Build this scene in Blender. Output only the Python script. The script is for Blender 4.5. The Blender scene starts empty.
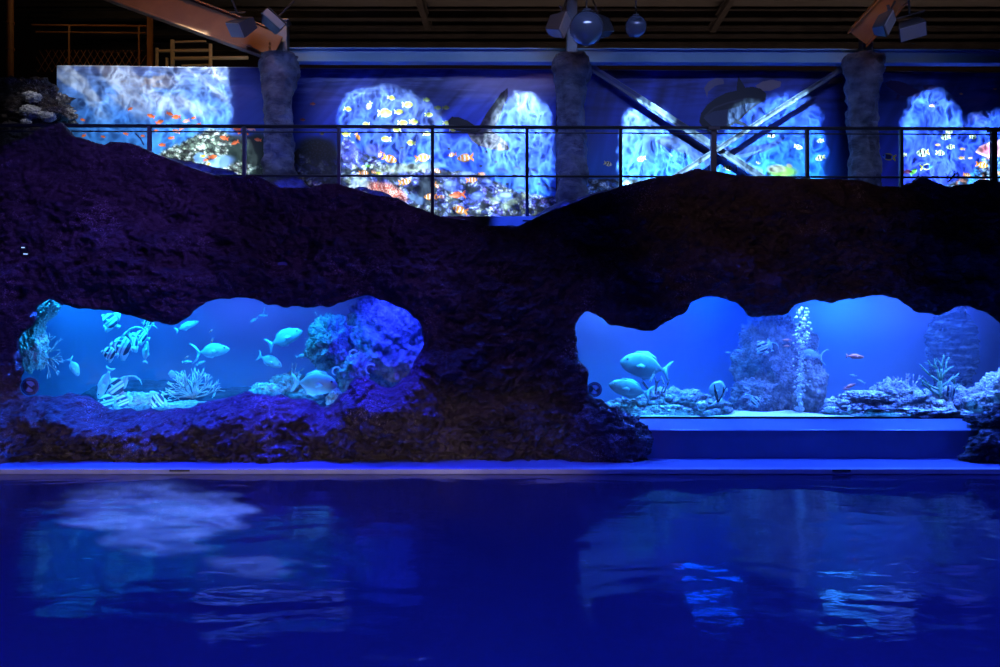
import bpy, bmesh, math, random
import numpy as np
from mathutils import Vector, Matrix, noise

R = math.radians
C = bpy.context.scene.collection
CAMZ, F, CY = 1.83, 800.0, 333.5
random.seed(7)

def at(px, py, d):
    return Vector(((px - 500.0) * d / F, d, CAMZ + (CY - py) * d / F))
def X(px, d): return (px - 500.0) * d / F
def Z(py, d): return CAMZ + (CY - py) * d / F
def dk(px, d0, k=0.02):
    """depth of a plane that recedes slightly to the right, on the sight line of px"""
    return d0 / (1.0 - k * (px - 500.0) / F)

# ------------------------------------------------------------------ materials
def srgb(r, g, b):
    f = lambda c: c / 12.92 if c <= 0.04045 else ((c + 0.055) / 1.055) ** 2.4
    return (f(r), f(g), f(b), 1.0)

def mat(name, col, rough=0.6, metal=0.0, spec=0.5, emit=None, estr=0.0):
    m = bpy.data.materials.new(name); m.use_nodes = True
    p = m.node_tree.nodes['Principled BSDF']
    p.inputs['Base Color'].default_value = (*col[:3], 1.0)
    p.inputs['Roughness'].default_value = rough
    p.inputs['Metallic'].default_value = metal
    p.inputs['Specular IOR Level'].default_value = spec
    if emit:
        p.inputs['Emission Color'].default_value = (*emit[:3], 1.0)
        p.inputs['Emission Strength'].default_value = estr
    return m

def noisy(name, c1, c2, scale=6.0, rough=0.6, bump=0.3, bscale=20.0, spec=0.5, metal=0.0, detail=8.0, stretch=(1, 1, 1), bdist=0.05, lo=0.35, hi=0.65):
    m = mat(name, c1, rough, metal, spec)
    nt = m.node_tree; N = nt.nodes; L = nt.links; p = N['Principled BSDF']
    tc = N.new('ShaderNodeTexCoord'); mp = N.new('ShaderNodeMapping'); mp.inputs['Scale'].default_value = stretch
    L.new(tc.outputs['Object'], mp.inputs['Vector'])
    n1 = N.new('ShaderNodeTexNoise'); n1.inputs['Scale'].default_value = scale; n1.inputs['Detail'].default_value = detail
    L.new(mp.outputs['Vector'], n1.inputs['Vector'])
    r = N.new('ShaderNodeValToRGB'); r.color_ramp.elements[0].position = lo; r.color_ramp.elements[1].position = hi
    r.color_ramp.elements[0].color = (*c1[:3], 1); r.color_ramp.elements[1].color = (*c2[:3], 1)
    L.new(n1.outputs['Fac'], r.inputs['Fac']); L.new(r.outputs['Color'], p.inputs['Base Color'])
    if bump > 0:
        n2 = N.new('ShaderNodeTexNoise'); n2.inputs['Scale'].default_value = bscale; n2.inputs['Detail'].default_value = 6.0
        n2.inputs['Roughness'].default_value = 0.65
        L.new(mp.outputs['Vector'], n2.inputs['Vector'])
        b = N.new('ShaderNodeBump'); b.inputs['Strength'].default_value = bump; b.inputs['Distance'].default_value = bdist
        L.new(n2.outputs['Fac'], b.inputs['Height']); L.new(b.outputs['Normal'], p.inputs['Normal'])
    return m

def voro_bump(m, scale, strength, dist=0.05, feature='F1'):
    nt = m.node_tree; N = nt.nodes; L = nt.links; p = N['Principled BSDF']
    tc = N.new('ShaderNodeTexCoord'); v = N.new('ShaderNodeTexVoronoi'); v.feature = feature; v.inputs['Scale'].default_value = scale
    L.new(tc.outputs['Object'], v.inputs['Vector'])
    b = N.new('ShaderNodeBump'); b.inputs['Strength'].default_value = strength; b.inputs['Distance'].default_value = dist; b.invert = True
    L.new(v.outputs['Distance'], b.inputs['Height'])
    old = p.inputs['Normal'].links
    if old:
        L.new(old[0].from_socket, b.inputs['Normal'])
    L.new(b.outputs['Normal'], p.inputs['Normal'])
    return m

M = {}
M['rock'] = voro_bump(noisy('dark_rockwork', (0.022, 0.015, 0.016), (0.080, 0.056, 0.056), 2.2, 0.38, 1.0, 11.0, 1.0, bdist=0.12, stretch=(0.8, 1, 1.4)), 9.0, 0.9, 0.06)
M['berm'] = noisy('grey_rock', (0.035, 0.035, 0.045), (0.10, 0.10, 0.12), 9.0, 0.5, 0.9, 24.0)
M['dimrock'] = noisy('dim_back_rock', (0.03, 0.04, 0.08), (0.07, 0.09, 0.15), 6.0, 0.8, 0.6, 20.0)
M['streakrock'] = noisy('streaked_back_rock', (0.04, 0.05, 0.10), (0.40, 0.42, 0.48), 3.0, 0.7, 0.7, 10.0, stretch=(1, 1, 4.5), lo=.5, hi=.72)
M['tankrock'] = voro_bump(noisy('tank_rock', (0.16, 0.16, 0.17), (0.55, 0.53, 0.52), 9.0, 0.7, 0.9, 22.0, bdist=0.05), 18.0, 0.6, 0.03)
M['darkreef'] = voro_bump(noisy('dark_reef', (0.12, 0.12, 0.16), (0.40, 0.38, 0.44), 9.0, 0.7, 0.8, 24.0, bdist=0.04), 26.0, 0.7, 0.03)
M['palecoral'] = voro_bump(noisy('pale_coral', (0.35, 0.36, 0.36), (0.85, 0.83, 0.8), 14.0, 0.7, 0.6, 40.0, bdist=0.02), 30.0, 0.8, 0.03)
M['branch'] = noisy('branch_coral', (0.38, 0.33, 0.34), (0.62, 0.55, 0.55), 20.0, 0.7, 0.3, 60.0)
M['tip'] = mat('coral_tip', (0.95, 0.93, 0.9), 0.6)
M['greencoral'] = noisy('green_coral', (0.12, 0.30, 0.14), (0.22, 0.48, 0.24), 20.0, 0.7, 0.4, 60.0)
M['purplecoral'] = noisy('purple_coral', (0.40, 0.33, 0.42), (0.62, 0.52, 0.62), 20.0, 0.7, 0.4, 60.0)
M['brownfan'] = noisy('brown_gorgonian', (0.20, 0.14, 0.15), (0.33, 0.25, 0.25), 20.0, 0.7, 0.4, 60.0)
M['sand'] = noisy('white_sand', (0.7, 0.69, 0.66), (0.9, 0.89, 0.86), 30.0, 0.9, 0.5, 60.0)
M['deck'] = noisy('deck_paint', (0.14, 0.19, 0.36), (0.18, 0.23, 0.42), 2.5, 0.45, 0.15, 60.0)
M['coping'] = noisy('coping_stone', (0.30, 0.33, 0.48), (0.36, 0.39, 0.54), 5.0, 0.5, 0.1, 60.0)
M['sill'] = noisy('painted_sill', (0.22, 0.28, 0.44), (0.27, 0.33, 0.50), 2.0, 0.4, 0.05, 60.0)
M['black'] = mat('black_rubber', (0.01, 0.01, 0.012), 0.5)
M['rail'] = mat('dark_rail_paint', (0.018, 0.02, 0.035), 0.4)
M['post'] = mat('grey_post_paint', (0.10, 0.115, 0.16), 0.4)
M['beam'] = noisy('blue_grey_steel', (0.17, 0.30, 0.46), (0.21, 0.35, 0.52), 1.2, 0.65, 0.05, 40.0, metal=0.0, spec=0.25)
M['brace'] = mat('brace_steel', (0.12, 0.135, 0.18), 0.38, 0.2)
M['darksteel'] = noisy('dark_steel', (0.035, 0.033, 0.035), (0.06, 0.055, 0.055), 3.0, 0.5, 0.1, 40.0)
M['orangesteel'] = noisy('primed_steel', (0.24, 0.10, 0.025), (0.34, 0.15, 0.04), 2.0, 0.5, 0.1, 40.0)
M['palesteel'] = mat('pale_steel', (0.50, 0.45, 0.36), 0.5)
M['greyhouse'] = mat('lamp_housing', (0.05, 0.05, 0.065), 0.45)
M['greyface'] = mat('lamp_face', (0.26, 0.25, 0.28), 0.35)
M['globe'] = mat('globe_shell', (0.10, 0.12, 0.20), 0.14, 0.3, 0.9)
M['column'] = voro_bump(noisy('column_rockwork', (0.022, 0.028, 0.06), (0.17, 0.19, 0.27), 2.6, 0.55, 1.0, 8.0, bdist=0.10, stretch=(1, 1, 1.6)), 5.0, 0.5, 0.06)
M['pool'] = noisy('pool_tile', (0.25, 0.30, 0.42), (0.29, 0.34, 0.46), 0.5, 0.6, 0.0)
M['tankwall'] = noisy('tank_wall', (0.20, 0.27, 0.50), (0.24, 0.31, 0.56), 0.9, 0.8, 0.1, 4.0)
M['ceil'] = mat('dark_decking', (0.05, 0.048, 0.048), 0.55)
M['backwall'] = noisy('dark_wall', (0.030, 0.022, 0.020), (0.045, 0.033, 0.03), 1.5, 0.8, 0.1, 20.0)
M['slab'] = noisy('walkway_concrete', (0.40, 0.40, 0.42), (0.50, 0.50, 0.52), 3.0, 0.6, 0.2, 30.0)
M['fish'] = noisy('pale_fish_skin', (0.34, 0.50, 0.58), (0.50, 0.68, 0.76), 5.0, 0.35, 0.05, 60.0)
M['fin'] = mat('fish_fin', (0.52, 0.76, 0.86), 0.4)
M['eye'] = mat('fish_eye', (0.01, 0.01, 0.01), 0.1)
M['pink'] = mat('pink_fish_skin', (0.95, 0.30, 0.22), 0.4)
M['darktwig'] = mat('dark_twig', (0.02, 0.02, 0.02), 0.7)
M['moss'] = noisy('dry_sprig', (0.06, 0.045, 0.04), (0.13, 0.09, 0.07), 20.0, 0.6, 0.2, 60.0)
M['bubble'] = mat('bubble', (0.95, 0.97, 1.0), 0.15, 0.0, 0.9)
M['stickerpale'] = mat('sticker_pale', (0.42, 0.36, 0.55), 0.5)
_n = M['stickerpale'].node_tree; _o = _n.nodes['Material Output']; _x = _n.nodes.new('ShaderNodeMixShader'); _t = _n.nodes.new('ShaderNodeBsdfTransparent'); _t.inputs['Color'].default_value = (.85, .8, 1, 1)
_x.inputs['Fac'].default_value = .74; _n.links.new(_n.nodes['Principled BSDF'].outputs[0], _x.inputs[1]); _n.links.new(_t.outputs[0], _x.inputs[2]); _n.links.new(_x.outputs[0], _o.inputs['Surface'])
M['stickerdark'] = mat('sticker_dark', (0.025, 0.02, 0.035), 0.5)
M['led'] = mat('led_face', (0.8, 0.9, 1.0), 0.4, emit=(0.45, 0.80, 1.0), estr=0.9)
M['pink_coral'] = noisy('pink_polyp', (0.85, 0.30, 0.30), (0.95, 0.45, 0.40), 10.0, 0.6, 0.2, 60.0)

def striped(name, cols):
    """fish skin with bands along the body's own x axis"""
    m = mat(name, (0.8, 0.8, 0.8), 0.35)
    nt = m.node_tree; N = nt.nodes; L = nt.links; p = N['Principled BSDF']
    tc = N.new('ShaderNodeTexCoord'); sp = N.new('ShaderNodeSeparateXYZ'); L.new(tc.outputs['Object'], sp.inputs['Vector'])
    mul = N.new('ShaderNodeMath'); mul.operation = 'MULTIPLY_ADD'; mul.inputs[1].default_value = 0.22
    L.new(sp.outputs['Z'], mul.inputs[0]); L.new(sp.outputs['X'], mul.inputs[2])
    ad = N.new('ShaderNodeMath'); ad.operation = 'ADD'; ad.inputs[1].default_value = 0.5; L.new(mul.outputs[0], ad.inputs[0])
    r = N.new('ShaderNodeValToRGB'); r.color_ramp.interpolation = 'CONSTANT'
    e = r.color_ramp.elements
    e[0].position = 0.0; e[0].color = (*cols[0][1], 1)
    e[1].position = cols[1][0]; e[1].color = (*cols[1][1], 1)
    for pos, c in cols[2:]:
        q = e.new(pos); q.color = (*c, 1)
    L.new(ad.outputs[0], r.inputs['Fac']); L.new(r.outputs['Color'], p.inputs['Base Color'])
    return m
W_, K_ = (0.9, 0.93, 0.95), (0.04, 0.07, 0.14)
M['banner'] = striped('banded_fish_skin', [(0.0, W_), (0.20, K_), (0.34, W_), (0.44, (.25, .4, .5)), (0.50, W_), (0.58, K_), (0.72, W_), (0.86, K_), (0.90, W_)])

def painted_glints(m, col, scale=26.0, cl_scale=1.3, size=.28, lo=.50, hi=.62):
    """pale specks in loose clusters, highlight glints painted into the base colour"""
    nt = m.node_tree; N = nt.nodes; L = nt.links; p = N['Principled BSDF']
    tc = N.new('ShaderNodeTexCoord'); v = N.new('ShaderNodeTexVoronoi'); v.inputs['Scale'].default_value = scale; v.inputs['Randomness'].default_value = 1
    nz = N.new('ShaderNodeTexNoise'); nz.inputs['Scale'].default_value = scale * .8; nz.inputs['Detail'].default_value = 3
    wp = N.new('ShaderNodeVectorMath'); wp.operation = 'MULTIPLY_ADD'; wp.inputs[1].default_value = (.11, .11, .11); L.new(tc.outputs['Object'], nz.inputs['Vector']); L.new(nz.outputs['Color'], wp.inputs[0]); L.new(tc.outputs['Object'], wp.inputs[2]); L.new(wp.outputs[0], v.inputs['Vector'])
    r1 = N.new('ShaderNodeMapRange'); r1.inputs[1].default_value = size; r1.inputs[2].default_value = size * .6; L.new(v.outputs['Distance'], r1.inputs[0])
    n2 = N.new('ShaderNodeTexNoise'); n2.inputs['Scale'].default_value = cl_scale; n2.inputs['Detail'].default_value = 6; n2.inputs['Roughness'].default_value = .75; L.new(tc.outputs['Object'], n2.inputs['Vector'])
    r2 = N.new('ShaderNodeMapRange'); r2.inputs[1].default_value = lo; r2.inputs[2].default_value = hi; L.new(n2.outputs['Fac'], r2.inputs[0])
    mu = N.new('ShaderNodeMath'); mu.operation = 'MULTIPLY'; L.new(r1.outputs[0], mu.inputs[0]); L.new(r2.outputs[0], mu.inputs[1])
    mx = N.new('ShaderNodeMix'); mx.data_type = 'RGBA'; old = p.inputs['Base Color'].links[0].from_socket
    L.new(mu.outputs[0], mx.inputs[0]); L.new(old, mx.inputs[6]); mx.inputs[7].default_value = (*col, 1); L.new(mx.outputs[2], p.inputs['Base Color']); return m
painted_glints(M['rock'], (.75, .66, .70), 34.0, 1.3, .34)  # wet-rock glints put into the colour as pale specks

# ------------------------------------------------------------------ mesh collector
class MB:
    def __init__(s): s.v = []; s.f = []; s.m = []
    def add(s, vs, fs, mi=0):
        o = len(s.v); s.v += [tuple(v) for v in vs]
        for f in fs: s.f.append(tuple(i + o for i in f)); s.m.append(mi)
    def box(s, c, size, rot=None, mi=0):
        hx, hy, hz = size[0] / 2, size[1] / 2, size[2] / 2
        vs = [Vector((x * hx, y * hy, z * hz)) for x in (-1, 1) for y in (-1, 1) for z in (-1, 1)]
        if rot is not None: vs = [rot @ v for v in vs]
        c = Vector(c); vs = [v + c for v in vs]
        s.add(vs, [(0, 1, 3, 2), (4, 6, 7, 5), (0, 4, 5, 1), (2, 3, 7, 6), (0, 2, 6, 4), (1, 5, 7, 3)], mi)
    def tube(s, pts, r, n=8, mi=0, cap=True):
        pts = [Vector(p) for p in pts]
        if not hasattr(r, '__len__'): r = [r] * len(pts)
        rings = []; up = None
        for i, p in enumerate(pts):
            t = (pts[min(i + 1, len(pts) - 1)] - pts[max(i - 1, 0)])
            t = t.normalized() if t.length > 1e-9 else Vector((0, 0, 1))
            if up is None: up = Vector((0, 0, 1)) if abs(t.z) < 0.9 else Vector((1, 0, 0))
            a = t.cross(up); a = a.normalized() if a.length > 1e-6 else t.orthogonal().normalized()
            b = a.cross(t).normalized(); up = b
            rings.append([p + r[i] * (math.cos(2 * math.pi * k / n) * a + math.sin(2 * math.pi * k / n) * b) for k in range(n)])
        vs = [v for q in rings for v in q]; fs = []
        for i in range(len(pts) - 1):
            for k in range(n):
                k2 = (k + 1) % n
                fs.append((i * n + k, i * n + k2, (i + 1) * n + k2, (i + 1) * n + k))
        if cap:
            fs.append(tuple(range(n - 1, -1, -1))); fs.append(tuple((len(pts) - 1) * n + k for k in range(n)))
        s.add(vs, fs, mi)
    def bar(s, p0, p1, w, h, mi=0, up=(0, 0, 1)):
        p0, p1 = Vector(p0), Vector(p1); t = (p1 - p0).normalized(); up = Vector(up)
        a = t.cross(up).normalized(); b = a.cross(t).normalized(); vs = []
        for p in (p0, p1):
            for q, w_ in ((-1, -1), (1, -1), (1, 1), (-1, 1)): vs.append(p + a * q * w / 2 + b * w_ * h / 2)
        s.add(vs, [(3, 2, 1, 0), (4, 5, 6, 7), (0, 1, 5, 4), (1, 2, 6, 5), (2, 3, 7, 6), (3, 0, 4, 7)], mi)
    def plate(s, pts, th, mi=0):
        """outline in xz extruded along y"""
        n = len(pts); vs = [(x, -th / 2, z) for x, z in pts] + [(x, th / 2, z) for x, z in pts]
        fs = [tuple(range(n)), tuple(range(2 * n - 1, n - 1, -1))] + [(i, i + n, (i + 1) % n + n, (i + 1) % n) for i in range(n)]
        s.add(vs, fs, mi)
    def ball(s, c, r, mi=0, seg=10, ring=7, sq=(1, 1, 1)):
        c = Vector(c); vs = [c + Vector((0, 0, r * sq[2]))]
        for i in range(1, ring):
            a = math.pi * i / ring
            for k in range(seg):
                b = 2 * math.pi * k / seg
                vs.append(c + Vector((r * sq[0] * math.sin(a) * math.cos(b), r * sq[1] * math.sin(a) * math.sin(b), r * sq[2] * math.cos(a))))
        vs.append(c - Vector((0, 0, r * sq[2]))); fs = []
        for k in range(seg): fs.append((0, 1 + k, 1 + (k + 1) % seg))
        for i in range(ring - 2):
            for k in range(seg):
                a = 1 + i * seg; fs.append((a + k, a + seg + k, a + seg + (k + 1) % seg, a + (k + 1) % seg))
        e = len(vs) - 1; a = 1 + (ring - 2) * seg
        for k in range(seg): fs.append((e, a + (k + 1) % seg, a + k))
        s.add(vs, fs, mi)
    def build(s, name, mats, parent=None, smooth=False, origin=None):
        if not isinstance(mats, (list, tuple)): mats = [mats]
        me = bpy.data.meshes.new(name)
        vs = s.v
        if origin is not None:
            o = Vector(origin); vs = [tuple(Vector(v) - o) for v in vs]
        me.from_pydata(vs, [], s.f); me.update()
        for m in mats: me.materials.append(m)
        me.polygons.foreach_set('material_index', s.m)
        if smooth: me.polygons.foreach_set('use_smooth', [True] * len(s.f))
        bm = bmesh.new(); bm.from_mesh(me); bmesh.ops.recalc_face_normals(bm, faces=bm.faces); bm.to_mesh(me); bm.free()
        ob = bpy.data.objects.new(name, me); C.objects.link(ob)
        if origin is not None: ob.location = origin
        if parent is not None:
            ob.parent = parent
            if origin is None: ob.matrix_parent_inverse = Matrix.Translation(-parent.location) if parent.type == 'EMPTY' else Matrix.Identity(4)
        return ob

def tag(o, label, cat, group=None, kind=None):
    o['label'] = label; o['category'] = cat
    if group: o['group'] = group
    if kind: o['kind'] = kind
    return o
def struct(o, label=None, cat=None):
    o['kind'] = 'structure'
    if label: o['label'] = label
    if cat: o['category'] = cat
    return o
def empty(name, loc, label, cat, group=None):
    o = bpy.data.objects.new(name, None); C.objects.link(o); o.location = loc
    o.empty_display_size = 0.1
    bpy.context.view_layer.update()
    return tag(o, label, cat, group)
def copy_thing(src, loc, label, cat=None, rot=None):
    r = src.copy(); C.objects.link(r); r.location = loc; r['label'] = label
    if rot is not None: r.rotation_euler = rot
    for ch in list(src.children):
        c = ch.copy(); C.objects.link(c); c.parent = r
        for g in list(ch.children):
            d = g.copy(); C.objects.link(d); d.parent = c
    return r
def bevel(o, w, seg=2):
    b = o.modifiers.new('bevel', 'BEVEL'); b.width = w; b.segments = seg; b.limit_method = 'ANGLE'; return o

def fbm(p, o=5, h=0.9, l=2.1):
    return noise.fractal(p, h, l, o, noise_basis='PERLIN_ORIGINAL')

def rock_blob(name, c, rad, mats, seed=0, sub=5, amp=0.22, freq=2.2, parent=None, fine=0.05, flat=None):
    bm = bmesh.new(); bmesh.ops.create_icosphere(bm, subdivisions=sub, radius=1.0)
    so = Vector((seed * 13.7, seed * 7.1, seed * 3.3))
    for v in bm.verts:
        n = v.co.normalized(); p = n * freq + so
        k = 1.0 + amp * fbm(p, 4) + 0.5 * amp * (1 - 2 * abs(noise.noise(p * 2.3))) + fine * fbm(p * 5.0, 4) + fine * 0.6 * fbm(p * 14, 3)
        v.co = Vector((n.x * rad[0] * k, n.y * rad[1] * k, n.z * rad[2] * k))
        if flat is not None and v.co.z < flat: v.co.z = flat + (v.co.z - flat) * 0.1
    me = bpy.data.meshes.new(name); bm.to_mesh(me); bm.free()
    me.polygons.foreach_set('use_smooth', [True] * len(me.polygons))
    for m in (mats if isinstance(mats, (list, tuple)) else [mats]): me.materials.append(m)
    o = bpy.data.objects.new(name, me); C.objects.link(o); o.location = c
    if parent is not None: o.parent = parent
    return o

# ------------------------------------------------------------------ the setting: pool, deck, walkway, hall
POOL_D = 10.41
b = MB(); b.box((0, 11.6, -1.5), (30, 2 * (11.6 - POOL_D), 2.98))
o = b.build('wall_pool_far', M['pool']); struct(o)
b = MB(); b.box((-13.1, 5.5, -1.5), (0.2, 10, 2.98)); struct(b.build('wall_pool_left', M['pool']))
b = MB(); b.box((13.1, 5.5, -1.5), (0.2, 10, 2.98)); struct(b.build('wall_pool_right', M['pool']))
b = MB(); b.box((0, 5.5, -3.1), (26.4, 10.4, 0.2)); struct(b.build('floor_pool', M['pool']))
b = MB(); b.box((0, -1.0, -0.2), (26.4, 5.0, 0.44)); struct(b.build('floor_near_deck', M['deck']))

# water surface
wm = bpy.data.materials.new('pool_water'); wm.use_nodes = True
nt = wm.node_tree; N = nt.nodes; L = nt.links; N.clear()
out = N.new('ShaderNodeOutputMaterial'); mix = N.new('ShaderNodeMixShader'); tr = N.new('ShaderNodeBsdfTransparent'); gl = N.new('ShaderNodeBsdfGlossy')
tr.inputs['Color'].default_value = (0.45, 0.5, 0.8, 1); gl.inputs['Roughness'].default_value = 0.06
gl.inputs['Color'].default_value = (0.9, 0.9, 0.95, 1)
fr = N.new('ShaderNodeFresnel'); fr.inputs['IOR'].default_value = 1.33
tc = N.new('ShaderNodeTexCoord')
def wave(scale, stretch, dist, detail=3.0, distort=0.6):
    mp = N.new('ShaderNodeMapping'); mp.inputs['Scale'].default_value = stretch
    n = N.new('ShaderNodeTexNoise'); n.inputs['Scale'].default_value = scale; n.inputs['Detail'].default_value = detail
    n.inputs['Distortion'].default_value = distort
    L.new(tc.outputs['Object'], mp.inputs['Vector']); L.new(mp.outputs['Vector'], n.inputs['Vector'])
    bp = N.new('ShaderNodeBump'); bp.inputs['Strength'].default_value = 1.0; bp.inputs['Distance'].default_value = dist
    L.new(n.outputs['Fac'], bp.inputs['Height']); return bp
b1 = wave(0.55, (1.0, 1.6, 1), 0.035, 2.0); b2 = wave(3.0, (1.0, 1.9, 1), 0.0035, 3.0)
L.new(b1.outputs['Normal'], b2.inputs['Normal'])
L.new(b2.outputs['Normal'], gl.inputs['Normal']); L.new(fr.outputs['Fac'], mix.inputs['Fac'])
L.new(tr.outputs['BSDF'], mix.inputs[1]); L.new(gl.outputs['BSDF'], mix.inputs[2]); L.new(mix.outputs['Shader'], out.inputs['Surface'])
b = MB(); b.add([(-13, 1.5, 0), (13, 1.5, 0), (13, POOL_D - 0.004, 0), (-13, POOL_D - 0.004, 0)], [(0, 1, 2, 3)])
o = b.build('water_pool', wm); struct(o, 'dark blue rippling pool water in front of the rock wall', 'water')

# deck strip and coping
b = MB(); b.box((0, POOL_D + 0.95, 0.02), (30, 1.9, 0.06)); bevel(b.build('floor_deck', M['deck']), 0.008)
struct(bpy.data.objects['floor_deck'], 'narrow painted deck between pool and rock wall', 'floor')
b = MB(); b.box((0, POOL_D + 0.045, 0.035), (30, 0.13, 0.07)); o = bevel(b.build('trim_1', M['coping']), 0.012)
struct(o, 'pale coping along the far pool edge', 'trim')
for (px, w, lab) in ((180, 20, 'small dark drain slot in the pool edge under the left tank'), (841, 18, 'small dark drain slot in the pool edge under the right tank')):
    e = empty('drain_grate', (X(px, 10.4), POOL_D - 0.03, 0.05), lab, 'drain', 'drain slots in the coping')
    b = MB(); b.box((X(px, 10.4), POOL_D - 0.022, 0.050), (w * 10.4 / F, 0.012, 0.026)); b.build('backing', M['black'], e)
    b = MB()
    for k in range(7): b.box((X(px, 10.4) + (k - 3) * w * 10.4 / F / 7.2, POOL_D - 0.030, 0.050), (0.007, 0.006, 0.018))
    for zz in (.040, .060): b.box((X(px, 10.4), POOL_D - 0.030, zz), (w * 10.4 / F, .006, .005))
    b.build('grate', M['darksteel'], e)

# walkway slab, kerb
b = MB()
WALK_Z = 3.58
b.box((0, 14.15, 3.42), (30, 3.5, 0.30)); o = b.build('floor_walkway', M['slab']); struct(o)
b = MB(); b.box((0, 12.42, 3.50), (30, 0.10, 0.29)); struct(bevel(b.build('trim_2', M['slab']), 0.01), 'concrete kerb at the walkway edge', 'trim')
b = MB(); b.box((0, 18.45, 3.42), (30, 5.1, 0.30)); struct(b.build('floor_service', M['backwall']))
# back wall + ceiling
b = MB(); b.box((0, 21.1, 4.5), (40, 0.2, 10)); struct(b.build('wall_back', M['backwall']))
b = MB()
for k in range(46):                                             # corrugated decking
    y0 = 8.0 + k * 0.29
    b.add([(-20, y0, 9.25), (20, y0, 9.25), (20, y0 + .09, 9.33), (-20, y0 + .09, 9.33), (20, y0 + .20, 9.33), (-20, y0 + .20, 9.33), (20, y0 + .29, 9.25), (-20, y0 + .29, 9.25)],
          [(0, 1, 2, 3), (3, 2, 4, 5), (5, 4, 6, 7)])
struct(b.build('ceiling', M['ceil']), 'dark corrugated metal ceiling', 'ceiling')

# purlins below the decking
for k, (d, z) in enumerate(((18.3, 9.10), (19.2, 9.06), (20.1, 9.0))):
    b = MB(); b.box((3.0, d, z), (26, 0.10, 0.22)); b.box((3.0, d - 0.06, z + 0.1), (26, 0.14, 0.025)); b.box((3.0, d - 0.06, z - 0.1), (26, 0.14, 0.025))
    tag(b.build('purlin', M['darksteel']), ['dark steel purlin under the ceiling, frontmost of three', 'dark steel purlin under the ceiling, middle one of three', 'dark steel purlin under the ceiling, rearmost of three'][k], 'beam', 'ceiling purlins', 'thing')
for (p0, p1, lab) in (((418, -4, 17.6), (428, 28, 18.6), 'short dark strut hanging from the ceiling above the turtle mural'),
                      ((733, -4, 17.6), (712, 30, 18.6), 'short dark strut hanging from the ceiling above the dolphin mural')):
    b = MB(); b.bar(at(*p0), at(*p1), 0.14, 0.14); b.bar(at(*p0) + Vector((0, -0.02, 0.06)), at(*p1) + Vector((0, -0.02, 0.06)), 0.22, 0.03)
    tag(b.build('ceiling_strut', M['darksteel']), lab, 'strut', 'ceiling struts')

# ------------------------------------------------------------------ rock wall with the two openings
RD = 11.80
LEFT = [(50,297),(62,305),(75,309),(95,309),(106,310),(115,311),(127,315),(140,319),(155,323),(170,324),(180,321),(187,317),(193,310),(203,305),(215,300),(230,297),(250,299),(265,304),(280,306),(300,308),(318,307),(335,305),(350,299),(358,296),(366,294),(372,297),(380,301),(392,303),(402,309),(411,315),(419,324),(424,335),(424,345),(420,354),(413,361),(411,370),(406,378),(400,386),(393,388),(384,386),(375,383),(366,378),(360,376),(350,384),(342,393),(335,401),(328,406),(320,407),(308,401),(300,398),(285,397),(270,395),(255,393.5),(240,394),(228,396),(215,399),(205,402),(195,406),(180,408.5),(165,410),(140,410),(120,409),(108,407),(100,403),(92,398),(84,395),(75,393),(62,394),(50,396),(35,397),(25,396.5),(20,391),(21,385),(24,378),(25,370),(23,360),(20,352),(16,344),(22,336),(28,330),(34,324),(37,318),(36,311),(42,303)]
RIGHT = [(578,340),(575,332),(578,322),(583,315),(589,311.5),(596,314),(603,319),(612,324),(622,327.5),(635,328.5),(648,329.5),(656,329),(664,325),(676,318),(685,312),(692,304),(699,298),(706,295.5),(714,297),(722,300),(732,302),(739,305),(744,310),(749,315),(756,317),(770,316),(783,314),(791,309),(797,306),(806,303),(812,301),(820,304),(832,304),(845,300),(858,298),(872,296),(885,295.5),(897,298),(905,302),(911,308),(918,313),(930,315),(940,314.5),(950,310),(958,307.5),(966,306),(978,309),(990,315),(1000,324),(1008,338),(1013,355),(1012,375),(1006,395),(1002,420),(1004,445),(1004,475),(700,475),(655,475),(653,462),(650,452),(640,444),(633,436),(626,428),(619,417),(612,407),(605,402),(597,399.5),(589,399),(588,392),(590,383),(589,375),(584,363),(578,352)]
def poly_world(pp, d):
    return np.array([(X(x, d), Z(y, d)) for x, y in pp])
def densify(P, step=0.05):
    out = []
    for i in range(len(P)):
        a, c = P[i], P[(i + 1) % len(P)]; n = max(1, int(np.hypot(*(c - a)) / step))
        for k in range(n): out.append(a + (c - a) * k / n)
    return np.array(out)
def smooth_poly(P, amp, seed):
    Q = densify(P, 0.05); n = len(Q); Q2 = Q.copy()
    for _ in range(2): Q2 = (np.roll(Q2, 1, 0) + 2 * Q2 + np.roll(Q2, -1, 0)) / 4
    t = np.roll(Q2, -1, 0) - np.roll(Q2, 1, 0); t /= np.maximum(np.hypot(t[:, 0], t[:, 1])[:, None], 1e-9)
    for i in range(n):
        k = amp * fbm(Vector((Q2[i, 0] * 4.5 + seed, Q2[i, 1] * 4.5, seed)), 4) + amp * .7 * (abs(noise.noise(Vector((Q2[i, 0] * 7, Q2[i, 1] * 7, seed)))) - .25)
        Q2[i] += np.array([-t[i, 1], t[i, 0]]) * k
    return Q2
def sdf(P, pts):
    """signed distance (inside negative) and nearest point"""
    best = np.full(len(pts), 1e9); near = np.zeros_like(pts); inside = np.zeros(len(pts), bool)
    for i in range(len(P)):
        a, c = P[i], P[(i + 1) % len(P)]; ab = c - a; L2 = max(ab @ ab, 1e-12)
        t = np.clip(((pts - a) @ ab) / L2, 0, 1); q = a + t[:, None] * ab
        dd = np.hypot(pts[:, 0] - q[:, 0], pts[:, 1] - q[:, 1]); m = dd < best
        best[m] = dd[m]; near[m] = q[m]
        cond = (a[1] > pts[:, 1]) != (c[1] > pts[:, 1])
        if abs(c[1] - a[1]) > 1e-12:
            xi = a[0] + (pts[:, 1] - a[1]) * (c[0] - a[0]) / (c[1] - a[1]); inside ^= cond & (pts[:, 0] < xi)
    return np.where(inside, -best, best), near
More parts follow.
